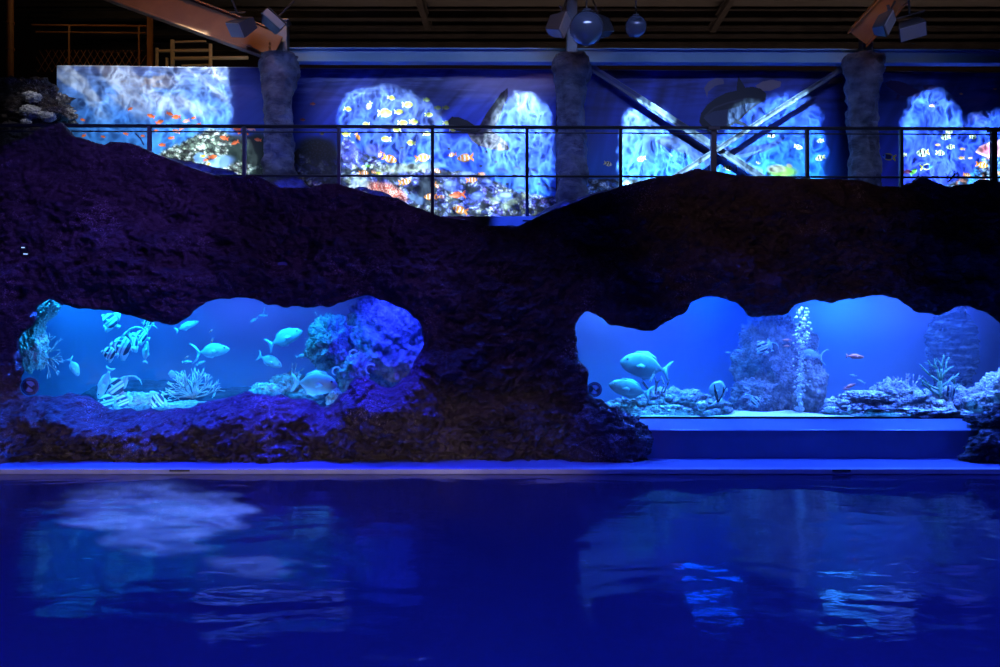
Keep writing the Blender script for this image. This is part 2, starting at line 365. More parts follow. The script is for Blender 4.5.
PL = smooth_poly(poly_world(LEFT, RD), 0.045, 3.1); PR = smooth_poly(poly_world(RIGHT, RD), 0.045, 8.7)
RIDGE = [(-80,152),(0,146),(20,140),(38,131),(50,126),(60,122),(66,130),(71,136),(84,139),(103,145),(111,142),(130,143),(150,152),(174,161),(192,168),(213,175),(240,178),(250,175),(260,177),(278,187),(310,188),(325,183),(339,184),(355,189),(375,195),(397,198),(409,205),(422,209),(441,217),(470,221),(482,226),(518,226),(529,221),(545,213),(567,205),(592,195),(610,190),(622,186),(649,179),(668,176),(685,173),(697,168),(708,171),(722,172),(733,175),(760,177),(860,180),(877,186),(901,187),(911,184),(923,176),(934,182),(949,187),(959,185),(975,183),(982,179),(1000,182),(1080,180)]
RGD = 11.95
rx = np.array([X(p, RGD) for p, _ in RIDGE]); rz = np.array([Z(q, RGD) for _, q in RIDGE])
NX, NZ = 660, 215
xs = np.linspace(-8.9, 8.9, NX); zr = np.interp(xs, rx, rz)
GX = np.repeat(xs[None, :], NZ, 0); T = np.linspace(0, 1, NZ)[:, None]
GZ = 0.045 + T * (zr[None, :] - 0.045)
pts = np.stack([GX.ravel(), GZ.ravel()], 1)
sl, nl = sdf(PL, pts); sr, nr = sdf(PR, pts)
s_ = np.minimum(sl, sr); near = np.where((sl < sr)[:, None], nl, nr)
def rock_y(x, z, s, t, below=0.0):
    p = Vector((x, z * 1.25, 0.0))
    big = fbm(p * 0.45 + Vector((3, 1, 5)), 3) * 0.30
    mid = fbm(p * 1.4 + Vector((1, 9, 2)), 5) * 0.20
    rid = (abs(noise.noise(p * 2.2 + Vector((5, 5, 5)))) + 0.5 * abs(noise.noise(p * 4.7))) * 0.14
    low = max(0.0, 1 - z / 0.75)
    fine = fbm(p * 5.5, 5) * (0.065 + 0.06 * low) + (abs(noise.noise(p * 9.0 + Vector((2, 4, 1)))) - 0.25) * (0.07 + 0.16 * low) + (abs(noise.noise(p * 14 + Vector((7, 3, 9)))) - .25) * .12 * low + fbm(p * 16, 3) * (.022 + .03 * low)
    base = 11.30 + 0.16 * max(0, z - 0.8) ** 1.15
    if z < 0.75: base = 11.28 - 0.10 * (0.75 - z)
    y = base - big - mid + rid - fine
    y = max(y, 11.0)
    w = min(max(s / 0.62, 0), 1) ** 0.75
    if below > 0: w2 = min(max(s / 0.30, 0), 1) ** 0.85; y += -0.10 * below; w = w * (1 - below) + w2 * below
    y = (11.79 - fine * 0.5 * min(1, s / .05)) * (1 - w) + y * w
    te = min(max((t - 0.80) / 0.2, 0), 1); te = te * te
    y = y * (1 - te) + (RGD + 0.05 * fbm(p * 3.0, 3)) * te
    return y
_dn = np.clip((near[:, 1] - pts[:, 1]) / np.maximum(s_, 1e-6), 0, 1); _dx = np.abs(pts[:, 0] + 3.9); BEL = np.clip((_dn - .35) / .5, 0, 1) * np.clip((3.15 - _dx) / .25, 0, 1) * np.clip((1.3 - s_) / .4, 0, 1)
V = np.zeros((NX * NZ, 3)); inside = s_ < 0
Tf = np.repeat(T, NX, 1).ravel()
for i in range(NX * NZ):
    if s_[i] < -0.12: V[i] = (pts[i, 0], 11.8, pts[i, 1]); continue
    if inside[i]:
        V[i] = (near[i, 0], 11.80, near[i, 1])
    else:
        V[i] = (pts[i, 0], rock_y(pts[i, 0], pts[i, 1], s_[i], Tf[i], BEL[i]), pts[i, 1])
bm = bmesh.new(); keep = {}
def gv(i):
    if i not in keep: keep[i] = bm.verts.new(V[i])
    return keep[i]
for r_ in range(NZ - 1):
    for c_ in range(NX - 1):
        q = (r_ * NX + c_, r_ * NX + c_ + 1, (r_ + 1) * NX + c_ + 1, (r_ + 1) * NX + c_)
        if all(inside[k] for k in q): continue
        bm.faces.new([gv(k) for k in q])
# roll the crest over to the back
prev = [keep[(NZ - 1) * NX + c_] for c_ in range(NX)]
for (dy, dz) in ((0.10, 0.015), (0.22, -0.03), (0.34, -0.14), (0.36, -0.5)):
    cur = []
    for c_ in range(NX):
        v = V[(NZ - 1) * NX + c_]; n_ = 0.03 * fbm(Vector((v[0] * 4, dy * 9, 0)), 4)
        cur.append(bm.verts.new((v[0], RGD + dy + n_, v[2] + dz + n_)))
    for c_ in range(NX - 1): bm.faces.new([prev[c_], prev[c_ + 1], cur[c_ + 1], cur[c_]])
    prev = cur
# rim of each opening reaches back to the glass
def outward(P):
    t = np.roll(P, -3, 0) - np.roll(P, 3, 0); n = np.stack([t[:, 1], -t[:, 0]], 1); n /= np.maximum(np.hypot(n[:, 0], n[:, 1])[:, None], 1e-9)
    area2 = np.sum(P[:, 0] * np.roll(P[:, 1], -1) - np.roll(P[:, 0], -1) * P[:, 1]); return n * (1 if area2 > 0 else -1)
NL_, NR2_ = outward(PL), outward(PR)
rim = [e for e in bm.edges if e.is_boundary and all(abs(v.co.y - 11.80) < 1e-4 for v in e.verts)]
for k, dy in enumerate((0.09, 0.20)):
    ret = bmesh.ops.extrude_edge_only(bm, edges=rim)
    vs = [g for g in ret['geom'] if isinstance(g, bmesh.types.BMVert)]; rim = [g for g in ret['geom'] if isinstance(g, bmesh.types.BMEdge)]
    for v in vs:
        P_, NR_ = (PL, NL_) if v.co.x < 0 else (PR, NR2_)
        j = int(np.argmin((P_[:, 0] - v.co.x) ** 2 + (P_[:, 1] - v.co.z) ** 2)); f_ = .09 if k == 0 else .10
        v.co = Vector((v.co.x + NR_[j, 0] * f_, 11.80 + dy, v.co.z + NR_[j, 1] * f_))
    rimset = set(rim); rim = [e for e in rim if e.is_boundary]
bmesh.ops.remove_doubles(bm, verts=bm.verts, dist=0.0005)
bmesh.ops.recalc_face_normals(bm, faces=bm.faces)
for f in bm.faces: f.smooth = True
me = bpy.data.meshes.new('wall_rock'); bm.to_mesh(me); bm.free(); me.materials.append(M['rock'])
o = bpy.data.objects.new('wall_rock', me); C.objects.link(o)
struct(o, 'dark craggy artificial rock wall with two tank openings', 'rock wall')

# rocks at the right end of the sill
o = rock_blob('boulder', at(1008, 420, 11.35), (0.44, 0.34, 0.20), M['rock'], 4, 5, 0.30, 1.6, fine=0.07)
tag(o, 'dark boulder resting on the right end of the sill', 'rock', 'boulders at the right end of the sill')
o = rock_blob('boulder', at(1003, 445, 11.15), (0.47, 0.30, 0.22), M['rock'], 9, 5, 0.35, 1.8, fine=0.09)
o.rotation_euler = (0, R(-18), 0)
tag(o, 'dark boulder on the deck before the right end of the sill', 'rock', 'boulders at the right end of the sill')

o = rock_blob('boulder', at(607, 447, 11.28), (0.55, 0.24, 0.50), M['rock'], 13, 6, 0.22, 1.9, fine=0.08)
tag(o, 'dark boulder on the deck against the left end of the sill', 'rock')

# sill under the right tank
b = MB(); x0, x1 = X(612, 11.9), X(1030, 11.9)
prof = [(11.40, 0.045), (11.40, 0.450), (11.42, 0.462), (12.0, 0.560), (12.0, 0.045)]
n = len(prof); vs = [(x0, y, z) for y, z in prof] + [(x1, y, z) for y, z in prof]
b.add(vs, [tuple(range(n)), tuple(range(2 * n - 1, n - 1, -1))] + [(i, (i + 1) % n, (i + 1) % n + n, i + n) for i in range(n)])
o = b.build('trim_3', M['sill']); struct(o, 'painted sloping sill below the right tank window', 'sill')
b = MB(); b.box(((x0 + x1) / 2, 11.985, 0.572), (x1 - x0, 0.03, 0.03)); struct(b.build('trim_4', M['black']), 'black gasket under the right tank glass', 'trim')

# berm of rock between walkway kerb and murals
BERM = [(-80,150),(0,152),(60,140),(110,150),(150,160),(174,157),(192,162.5),(210,166.5),(228,169),(240,174.5),(250,180),(262,179),(275,181),(292,176.5),(302,180),(312,190),(340,190),(355,189),(366,187),(378,191),(392,196),(400,210),(470,226),(528,222),(536,215),(548,207.5),(565,201),(585,195.5),(600,191),(640,186),(700,184),(860,186),(900,186.5),(918,181),(930,185),(960,188),(1080,184)]
bd = 12.95
bx = np.array([X(p, bd) for p, _ in BERM]); bz = np.array([Z(q, bd) for _, q in BERM])
bm = bmesh.new(); rows = []; bxs = np.linspace(X(-40, bd), X(1045, bd), 520); bt = np.interp(bxs, bx, bz)
for (t, dy) in ((0, -0.30), (0.25, -0.28), (0.45, -0.24), (0.62, -0.18), (0.76, -0.12), (0.88, -0.06), (0.96, -0.02), (1.0, 0.0), (0.97, 0.06), (0.7, 0.22), (0.0, 0.4)):
    row = []
    for i, x in enumerate(bxs):
        z = 3.56 + t * max(bt[i] - 3.56, 0.01); q = Vector((x * 2.2, z * 2.5, dy * 2))
        k = 0.10 * fbm(q, 5) + 0.06 * (abs(noise.noise(q * 2.5)) - 0.2)
        row.append(bm.verts.new((x, bd + dy - k * (1 if t > 0 else 0), z + (0.03 * fbm(q * 2.5, 4) if 0 < t else 0))))
    rows.append(row)
for a, c in zip(rows[:-1], rows[1:]):
    for i in range(len(bxs) - 1): bm.faces.new([a[i], a[i + 1], c[i + 1], c[i]])
bmesh.ops.recalc_face_normals(bm, faces=bm.faces)
for f in bm.faces: f.smooth = True
me = bpy.data.meshes.new('rock_berm'); bm.to_mesh(me); bm.free(); me.materials.append(M['berm'])
o = bpy.data.objects.new('rock_berm', me); C.objects.link(o); tag(o, 'low rocky berm lit blue behind the walkway railing', 'rock')

# ------------------------------------------------------------------ tanks
def tank(side, px0, px1, zt=2.85, back=14.05):
    xa, xb = X(px0, 12.0), X(px1, 12.0); zb = 0.40; y0 = 12.01
    b = MB()
    b.box(((xa + xb) / 2, back + 0.05, (zb + zt) / 2), (xb - xa + 0.2, 0.1, zt - zb + 0.2))
    b.box((xa - 0.05, (y0 + back) / 2, (zb + zt) / 2), (0.1, back - y0, zt - zb + 0.2)); b.box((xb + 0.05, (y0 + back) / 2, (zb + zt) / 2), (0.1, back - y0, zt - zb + 0.2))
    b.box(((xa + xb) / 2, (y0 + back) / 2, zt + 0.05), (xb - xa + 0.2, back - y0, 0.1))
    struct(b.build('wall_tank_' + side, M['tankwall']), 'pale back and side walls of the %s tank' % side, 'tank wall')
    bm = bmesh.new(); g = []
    for j in range(22):
        for i in range(140):
            x = xa + (xb - xa) * i / 139; y = y0 + (back - y0) * j / 21
            z = (0.53 if side == 'left' else .585) + 0.02 * j / 21 + 0.05 * fbm(Vector((x * 1.5, y * 1.5, 3)), 4) * min(1, j / 4)
            g.append(bm.verts.new((x, y, z)))
    for j in range(21):
        for i in range(139): bm.faces.new([g[j * 140 + i], g[j * 140 + i + 1], g[(j + 1) * 140 + i + 1], g[(j + 1) * 140 + i]])
    for f in bm.faces: f.smooth = True
    me = bpy.data.meshes.new('floor_tank_' + side); bm.to_mesh(me); bm.free(); me.materials.append(M['sand'])
    o = bpy.data.objects.new('floor_tank_' + side, me); C.objects.link(o); struct(o, 'white sand bed of the %s tank' % side, 'sand bed')
    b = MB(); b.box(((xa + xb) / 2, (y0 + back) / 2, (zb + 0.51) / 2), (xb - xa, back - y0, 0.11)); struct(b.build('floor_tank_base_' + side, M['tankwall']))
    return xa, xb, y0, back, zb, zt
LT = tank('left', -72, 452); RT = tank('right', 556, 1125)
# glass
gm = bpy.data.materials.new('tank_glass'); gm.use_nodes = True
nt = gm.node_tree; N = nt.nodes; L = nt.links; N.clear()
out = N.new('ShaderNodeOutputMaterial'); mix = N.new('ShaderNodeMixShader'); tr = N.new('ShaderNodeBsdfTransparent'); gl = N.new('ShaderNodeBsdfGlossy')
tr.inputs['Color'].default_value = (0.93, 0.97, 1, 1); gl.inputs['Roughness'].default_value = 0.02
fr = N.new('ShaderNodeFresnel'); fr.inputs['IOR'].default_value = 1.35; L.new(fr.outputs['Fac'], mix.inputs['Fac'])
L.new(tr.outputs['BSDF'], mix.inputs[1]); L.new(gl.outputs['BSDF'], mix.inputs[2]); L.new(mix.outputs['Shader'], out.inputs['Surface'])
for nm, (xa, xb, y0, back, zb, zt), lab in (('window_1', LT, 'clear viewing glass of the left tank'), ('window_2', RT, 'clear viewing glass of the right tank')):
    b = MB(); b.box(((xa + xb) / 2, 12.004, (zb + zt) / 2 + (0.08 if nm == 'window_2' else 0)), (xb - xa, 0.012, zt - zb)); struct(b.build(nm, gm), lab, 'window')
# haze of the water in the tanks
def water_volume(name, box, dens, col, lab):
    xa, xb, y0, back, zb, zt = box
    m = bpy.data.materials.new(name); m.use_nodes = True; nt = m.node_tree; N = nt.nodes; N.clear()
    out = N.new('ShaderNodeOutputMaterial'); v = N.new('ShaderNodeVolumePrincipled')
    v.inputs['Color'].default_value = (*col, 1); v.inputs['Density'].default_value = dens; v.inputs['Anisotropy'].default_value = 0.2
    nt.links.new(v.outputs['Volume'], out.inputs['Volume'])
    b = MB(); b.box(((xa + xb) / 2, (y0 + back) / 2 + 0.02, (0.45 + zt) / 2), (xb - xa - 0.02, back - y0 - 0.04, zt - 0.45 - 0.06))
    o = b.build(name, m); o['kind'] = 'stuff'; o['label'] = lab; o['category'] = 'water'; return o
HAZE = True
if HAZE:
    water_volume('tank_water', LT, 0.05, (0.5, 0.75, 1.0), 'hazy blue water filling the left tank')
    water_volume('tank_water', RT, 0.06, (0.5, 0.7, 1.0), 'hazy blue water filling the right tank')

# ------------------------------------------------------------------ guard railing along the walkway
RLD = 12.42
e = empty('guard_railing', (0, RLD, 3.6), 'dark steel guard railing along the walkway above the rock wall', 'railing')
def rp(px, py0, py1, d=RLD, off=0.0):
    py = py0 + (py1 - py0) * px / 1000.0; dd = dk(px, d, 0.012); v = at(px, py, dd); v.y += off; return v
b = MB(); b.bar(rp(-40, 125.5, 129), rp(1040, 125.5, 129), 0.06, 0.045); bevel(b.build('top_rail', M['rail'], e), 0.006)
b = MB(); b.tube([rp(-40, 131, 134.5), rp(1040, 131, 134.5)], 0.011, 8); b.build('cable', M['rail'], e)
b = MB(); b.tube([rp(-40, 175, 177.5), rp(1040, 175, 177.5)], 0.017, 8); b.build('lower_rail', M['rail'], e)
for i, px in enumerate((55, 149.5, 244.5, 339, 432.5, 527, 620.5, 713.5, 807, 901, 993.5, 1087)):
    t = rp(px, 126, 129.5); b = MB(); wide = px in (713.5, 993.5)
    w = 0.085 if wide else 0.05
    b.box((t.x, t.y, (t.z + 3.56) / 2), (w, 0.07, t.z - 3.56)); b.box((t.x, t.y, 3.575), (0.14, 0.14, 0.02))
    if wide: b.box((t.x, t.y - 0.01, t.z - 0.01), (w + 0.09, 0.09, 0.06))
    bevel(b.build('post', [M['post'] if px in (149.5, 244.5, 339, 713.5) else M['rail']], e), 0.005)

# ------------------------------------------------------------------ murals
def h2(ix, iy, s):
    ix = ix.astype(np.int64); iy = iy.astype(np.int64)
    n = (ix * 374761393 + iy * 668265263 + s * 2147483647 + 144665) & 0xFFFFFFFF
    n = ((n ^ (n >> 13)) * 1274126177) & 0xFFFFFFFF
    n = ((n ^ (n >> 16)) * 2246822519) & 0xFFFFFFFF
    return ((n ^ (n >> 15)) & 0xFFFF) / 65535.0
def vn(x, y, s=0):
    ix = np.floor(x); iy = np.floor(y); fx = x - ix; fy = y - iy
    fx = fx * fx * (3 - 2 * fx); fy = fy * fy * (3 - 2 * fy)
    a = h2(ix, iy, s); b = h2(ix + 1, iy, s); c = h2(ix, iy + 1, s); d = h2(ix + 1, iy + 1, s)
    return (a * (1 - fx) + b * fx) * (1 - fy) + (c * (1 - fx) + d * fx) * fy
def nf(x, y, s=0, o=4):
    t = 0; a = 0.5; tot = 0
    for k in range(o): t = t + a * vn(x * 2 ** k, y * 2 ** k, s + k * 17); tot += a; a *= 0.55
    return t / tot
def worley(x, y, s=0):
    ix = np.floor(x); iy = np.floor(y); b1 = np.full(x.shape, 9.0); cid = np.zeros(x.shape)
    for dx in (-1, 0, 1):
        for dy in (-1, 0, 1):
            cx = ix + dx; cy = iy + dy; q = np.hypot(cx + h2(cx, cy, s) - x, cy + h2(cx, cy, s + 5) - y)
            m = q < b1; b1 = np.where(m, q, b1); cid = np.where(m, h2(cx, cy, s + 9), cid)
    return b1, cid
def ss(a, b, v):
    t = np.clip((v - a) / (b - a), 0, 1); return t * t * (3 - 2 * t)
class Art:
    def __init__(s, px0, px1, py0, py1, res=2.0):
        s.nx = int((px1 - px0) * res) + 1; s.ny = int((py1 - py0) * res) + 1
        s.x, s.y = np.meshgrid(np.linspace(px0, px1, s.nx), np.linspace(py0, py1, s.ny))
        s.c = np.zeros((s.ny, s.nx, 3))
    def mix(s, mask, col):
        col = np.asarray(col, float); m = np.clip(mask, 0, 1)[..., None]
        s.c = s.c * (1 - m) + col * m
    def ell(s, cx, cy, rx, ry, ang=0, soft=0.15):
        a = math.radians(ang); dx = s.x - cx; dy = s.y - cy
        u = (dx * math.cos(a) + dy * math.sin(a)) / rx; v = (-dx * math.sin(a) + dy * math.cos(a)) / ry
        return 1 - ss(1 - soft, 1 + soft, np.hypot(u, v))
    def poly(s, P):
        m = np.zeros(s.x.shape, bool)
        for i in range(len(P)):
            (x0, y0), (x1, y1) = P[i], P[(i + 1) % len(P)]
            if y0 == y1: continue
            m ^= ((y0 > s.y) != (y1 > s.y)) & (s.x < x0 + (s.y - y0) * (x1 - x0) / (y1 - y0))
        return m.astype(float)
    def line(s, P, w):
        m = np.zeros(s.x.shape)
        for (x0, y0), (x1, y1) in zip(P[:-1], P[1:]):
            dx, dy = x1 - x0, y1 - y0; t = np.clip(((s.x - x0) * dx + (s.y - y0) * dy) / (dx * dx + dy * dy + 1e-9), 0, 1)
            m = np.maximum(m, 1 - ss(w * 0.6, w * 1.2, np.hypot(s.x - x0 - t * dx, s.y - y0 - t * dy)))
        return m
    def fish(s, cx, cy, L, col, ang=0, flip=1, H=0.32, bands=None, tail=None, edge=None):
        L = L * 0.9; H = H * 0.72
        a = math.radians(ang); dx = (s.x - cx) * flip; dy = s.y - cy
        u = (dx * math.cos(a) + dy * math.sin(a)) / L; v = (-dx * math.sin(a) + dy * math.cos(a)) / L
        body = 1 - ss(0.85, 1.1, np.hypot((u - 0.08) / 0.40, v / H))
        tl = ((u < -0.24) & (u > -0.52) & (np.abs(v) < (-u - 0.20) * 0.75 + 0.02) & (np.abs(v) > (-u - 0.42) * 0.9)).astype(float)
        fin = 1 - ss(0.8, 1.1, np.hypot((u - 0.0) / 0.28, (np.abs(v) - H * 0.75) / 0.12))
        s.mix(np.maximum(tl, fin * 0.9), tail if tail is not None else col)
        shade = np.asarray(col, float)
        s.mix(body, shade)
        s.mix(body * ss(0.0, H, v) * .8, np.asarray(col) * 0.65 + 0.35 * np.array([1, 1, 1])); s.mix(body * ss(0.2 * H, H, -v) * .55, np.asarray(col) * 0.55)
        for (b0, b1_, bc) in (bands or []):
            s.mix(np.maximum(body, tl) * ((u > b0) & (u < b1_)), bc)
        s.mix(1 - ss(0.02, 0.06, np.hypot(u - 0.36, v + 0.05)), (0.02, 0.02, 0.03))
    def mesh(s, name, parent_fn):
        P = [parent_fn(x, y) for x, y in zip(s.x.ravel(), s.y.ravel())]
    def reef(s, mask, pal, sc=0.25, seed=0, dark=0.75):
        wx = 1.6 * nf(s.x * .12, s.y * .12, seed); w, cid = worley(s.x * sc * .55 + wx, s.y * sc * .8 + wx, seed); w2, c2 = worley(s.x * sc * 1.9 + wx, s.y * sc * 2.2, seed + 3)
        pal = np.asarray(pal, float); idx = np.minimum((nf(s.x * sc * .3, s.y * sc * .3, seed + 7, 2) * 1.6 - 0.3 + (cid - .5) * 0.7).clip(0, 0.999) * len(pal), len(pal) - 1).astype(int)
        col = pal[idx]; sh = (1 - dark * ss(0.25, 0.8, w)) * (0.70 + 0.5 * (1 - ss(0.1, 0.7, w2))) * (0.7 + 0.6 * nf(s.x * .25, s.y * .25, seed + 11, 3)) * (1.15 - 0.3 * ss(.3, .7, nf(s.x * .06, s.y * .09, seed + 4, 2)) * 1.2)
        col = np.clip(col * sh[..., None], 0, 1); s.c = s.c * (1 - mask[..., None]) + col * mask[..., None]

CLOWN = [(-0.52, -0.42, (0.98, 0.50, 0.12)), (-0.25, -0.19, (0.95, 0.95, 0.95)), (-0.02, 0.06, (0.97, 0.97, 0.97)), (0.24, 0.29, (0.97, 0.97, 0.97))]
BANN = [(-0.22, -0.08, (0.05, 0.05, 0.08)), (0.06, 0.20, (0.05, 0.05, 0.08))]
OR, YE = (1.0, 0.53, 0.08), (0.80, 0.76, 0.20)

def mural(name, px0, px1, ytop0, ytop1, ybot, paint, label, kx=0.02, D=15.0):
    a = Art(px0, px1, 0.0, 1.0, 2.0)
    a.ny = int((ybot - min(ytop0, ytop1)) * 2); ty = np.linspace(0, 1, a.ny); a.x = np.repeat(np.linspace(px0, px1, a.nx)[None], a.ny, 0)
    top = ytop0 + (ytop1 - ytop0) * (a.x - px0) / (px1 - px0); a.y = top + ty[:, None] * (ybot - top); a.c = np.zeros((a.ny, a.nx, 3))
    paint(a); a.c = np.clip(a.c, 0, 1)
    dd = D / (1 - kx * (a.x - 500) / F)
    wx = (a.x - 500) * dd / F; wz = CAMZ + (CY - a.y) * dd / F
    wy = dd + 0.012 * np.sin(wx * 2.1 + 1) * (1 - 0.3 * ty[:, None]) + 0.010 * (nf(wx * 1.5, wz * 1.2, 3, 3) - .5)
    co = np.stack([wx, wy, wz], -1).reshape(-1, 3).astype(np.float32)
    i = np.arange(a.ny * a.nx).reshape(a.ny, a.nx); q = np.stack([i[:-1, :-1], i[1:, :-1], i[1:, 1:], i[:-1, 1:]], -1).reshape(-1, 4)
    me = bpy.data.meshes.new(name); me.vertices.add(len(co)); me.vertices.foreach_set('co', co.ravel())
    me.loops.add(q.size); me.loops.foreach_set('vertex_index', q.ravel().astype(np.int32)); me.polygons.add(len(q))
    me.polygons.foreach_set('loop_start', np.arange(0, q.size, 4, dtype=np.int32)); me.polygons.foreach_set('loop_total', np.full(len(q), 4, np.int32))
    me.update(calc_edges=True); me.polygons.foreach_set('use_smooth', [True] * len(q))
    at_ = me.color_attributes.new('print', 'FLOAT_COLOR', 'POINT')
    lin = np.where(a.c <= 0.04045, a.c / 12.92, ((a.c + 0.055) / 1.055) ** 2.4).reshape(-1, 3)
    at_.data.foreach_set('color', np.concatenate([lin, np.ones((len(lin), 1))], 1).astype(np.float32).ravel())
    me.materials.append(M['print']); o = bpy.data.objects.new(name, me); C.objects.link(o)
    sol = o.modifiers.new('cloth', 'SOLIDIFY'); sol.thickness = 0.012; sol.offset = 1.0
    tag(o, label, 'mural', 'underwater murals above the walkway')
    hb = MB(); hb.tube([Vector((wx[0, k], wy[0, k] + 0.01, wz[0, k] + 0.004)) for k in np.linspace(0, a.nx - 1, 12).astype(int)], 0.022, 8)
    h = hb.build('top_hem', M['hem'], o); h.matrix_parent_inverse = Matrix.Identity(4)
    return o
pm = mat('mural_print', (0.5, 0.5, 0.5), 0.55, 0, 0.3); nt = pm.node_tree
ca = nt.nodes.new('ShaderNodeVertexColor'); ca.layer_name = 'print'; nt.links.new(ca.outputs['Color'], nt.nodes['Principled BSDF'].inputs['Base Color'])
M['print'] = pm; M['hem'] = mat('mural_hem', (0.45, 0.46, 0.5), 0.5)

def sea(a, top, mid, low, ytop, ybot, surf=0.25, seed=0, rays=0.3, ang=0.5):
    t = np.clip((a.y - ytop) / (ybot - ytop), 0, 1); top, mid, low = map(np.array, (top, mid, low))
    col = np.where((t < 0.45)[..., None], top + (mid - top) * (t / 0.45)[..., None], mid + (low - mid) * ((t - 0.45) / 0.55)[..., None])
    w = nf(a.x * 0.035 + 0.4 * np.sin(a.y * .3), a.y * 0.22, seed, 4) - 0.5
    col = col * (1 + (w * 1.1 * np.clip(1 - t / max(surf, .01), 0, 1))[..., None])
    r = nf((a.x + a.y * ang) * 0.07, a.y * 0.008, seed + 3, 3) - 0.5
    col = col * (1 + (rays * 2 * r * np.clip(1.2 - t * .6, 0, 1))[..., None])
    a.c = np.clip(col, 0, 1)

def paint1(a):
    sea(a, (0.40, 0.47, 0.66), (0.24, 0.48, 0.78), (0.20, 0.56, 0.84), 67, 180, 0.5, 4, 0.35, 1.4)
    w = nf((a.x + 1.1 * a.y) * 0.014 + .6 * nf(a.x * .03, a.y * .03, 5), (a.y - .85 * a.x) * 0.055, 21, 4); m = ss(0.40, 0.66, w) * (1 - ss(105, 128, a.y)) * (1 - ss(215, 240, a.x))
    a.mix(m * 0.62, (0.84, 0.84, 0.85))
    a.mix((ss(0.5, 0.7, nf(a.x * .06, a.y * .11, 8)) * a.ell(140, 84, 34, 18, 0, .6)) * .7, (0.66, 0.58, 0.52))
    a.mix(ss(226, 240, a.x) * 0.72, (0.13, 0.17, 0.52))
    edge = 158 - (a.x - 148) * 0.62 + 10 * nf(a.x * .12, a.y * .02, 2); edge = np.maximum(edge, 124 + 6 * nf(a.x * .1, a.y * 0.0, 5) + np.clip(a.x - 212, 0, 40) * .5)
    m = ss(-2, 3, a.y - edge) * ss(146, 156, a.x)
    a.reef(m, [(0.30, 0.36, 0.30), (0.62, 0.70, 0.58), (0.85, 0.90, 0.82), (0.45, 0.52, 0.44), (0.70, 0.78, 0.70)], 0.33, 11, 0.8)
    a.mix(ss(0.5, .62, nf(a.x * .09, a.y * .12, 31)) * m * ss(205, 222, a.x), (0.10, 0.20, 0.16))
    a.mix(a.ell(258, 150, 12, 17, 0, .3), (0.04, 0.15, 0.13)); a.mix(a.ell(243, 140, 26, 4, 4, .4) * .8, (0.06, 0.12, 0.10))
    a.mix(a.ell(221, 162, 14, 6, -12, .3), (0.55, 0.75, 0.95)); a.mix(a.ell(200, 158, 6, 5, 0, .3), (0.45, 0.65, 0.95))
    rnd = random.Random(4)
    for (x, y, l) in [(151,116,9),(160,122,9),(170,114,8),(176,117,10),(186,121,8),(193,118,6),(176,131,9),(198,125,7),(156,131,6),(224,138,10),(235,143,9),(237,129,9),(251,129,10),(258,140,8),(213,157,10),(162,145,8),(171,138,7),(247,134,6),(126,134,6),(143,136,5),(83,120,6),(131,109,6),(104,137,5),(84,136,6),(240,133,5),(181,129,6),(206,160,6)]:
        a.fish(x, y, l, (0.95, 0.42, 0.16) if rnd.random() < .7 else (0.95, 0.62, 0.5), rnd.uniform(-25, 25), rnd.choice((1, -1)), 0.24)
    a.fish(203, 156, 6, (0.95, 0.85, 0.2)); a.fish(209, 164, 5, (0.95, 0.8, 0.2))
    a.mix(a.line([(136, 134), (141, 139), (144, 145)], .7), (0.05, .1, .3))
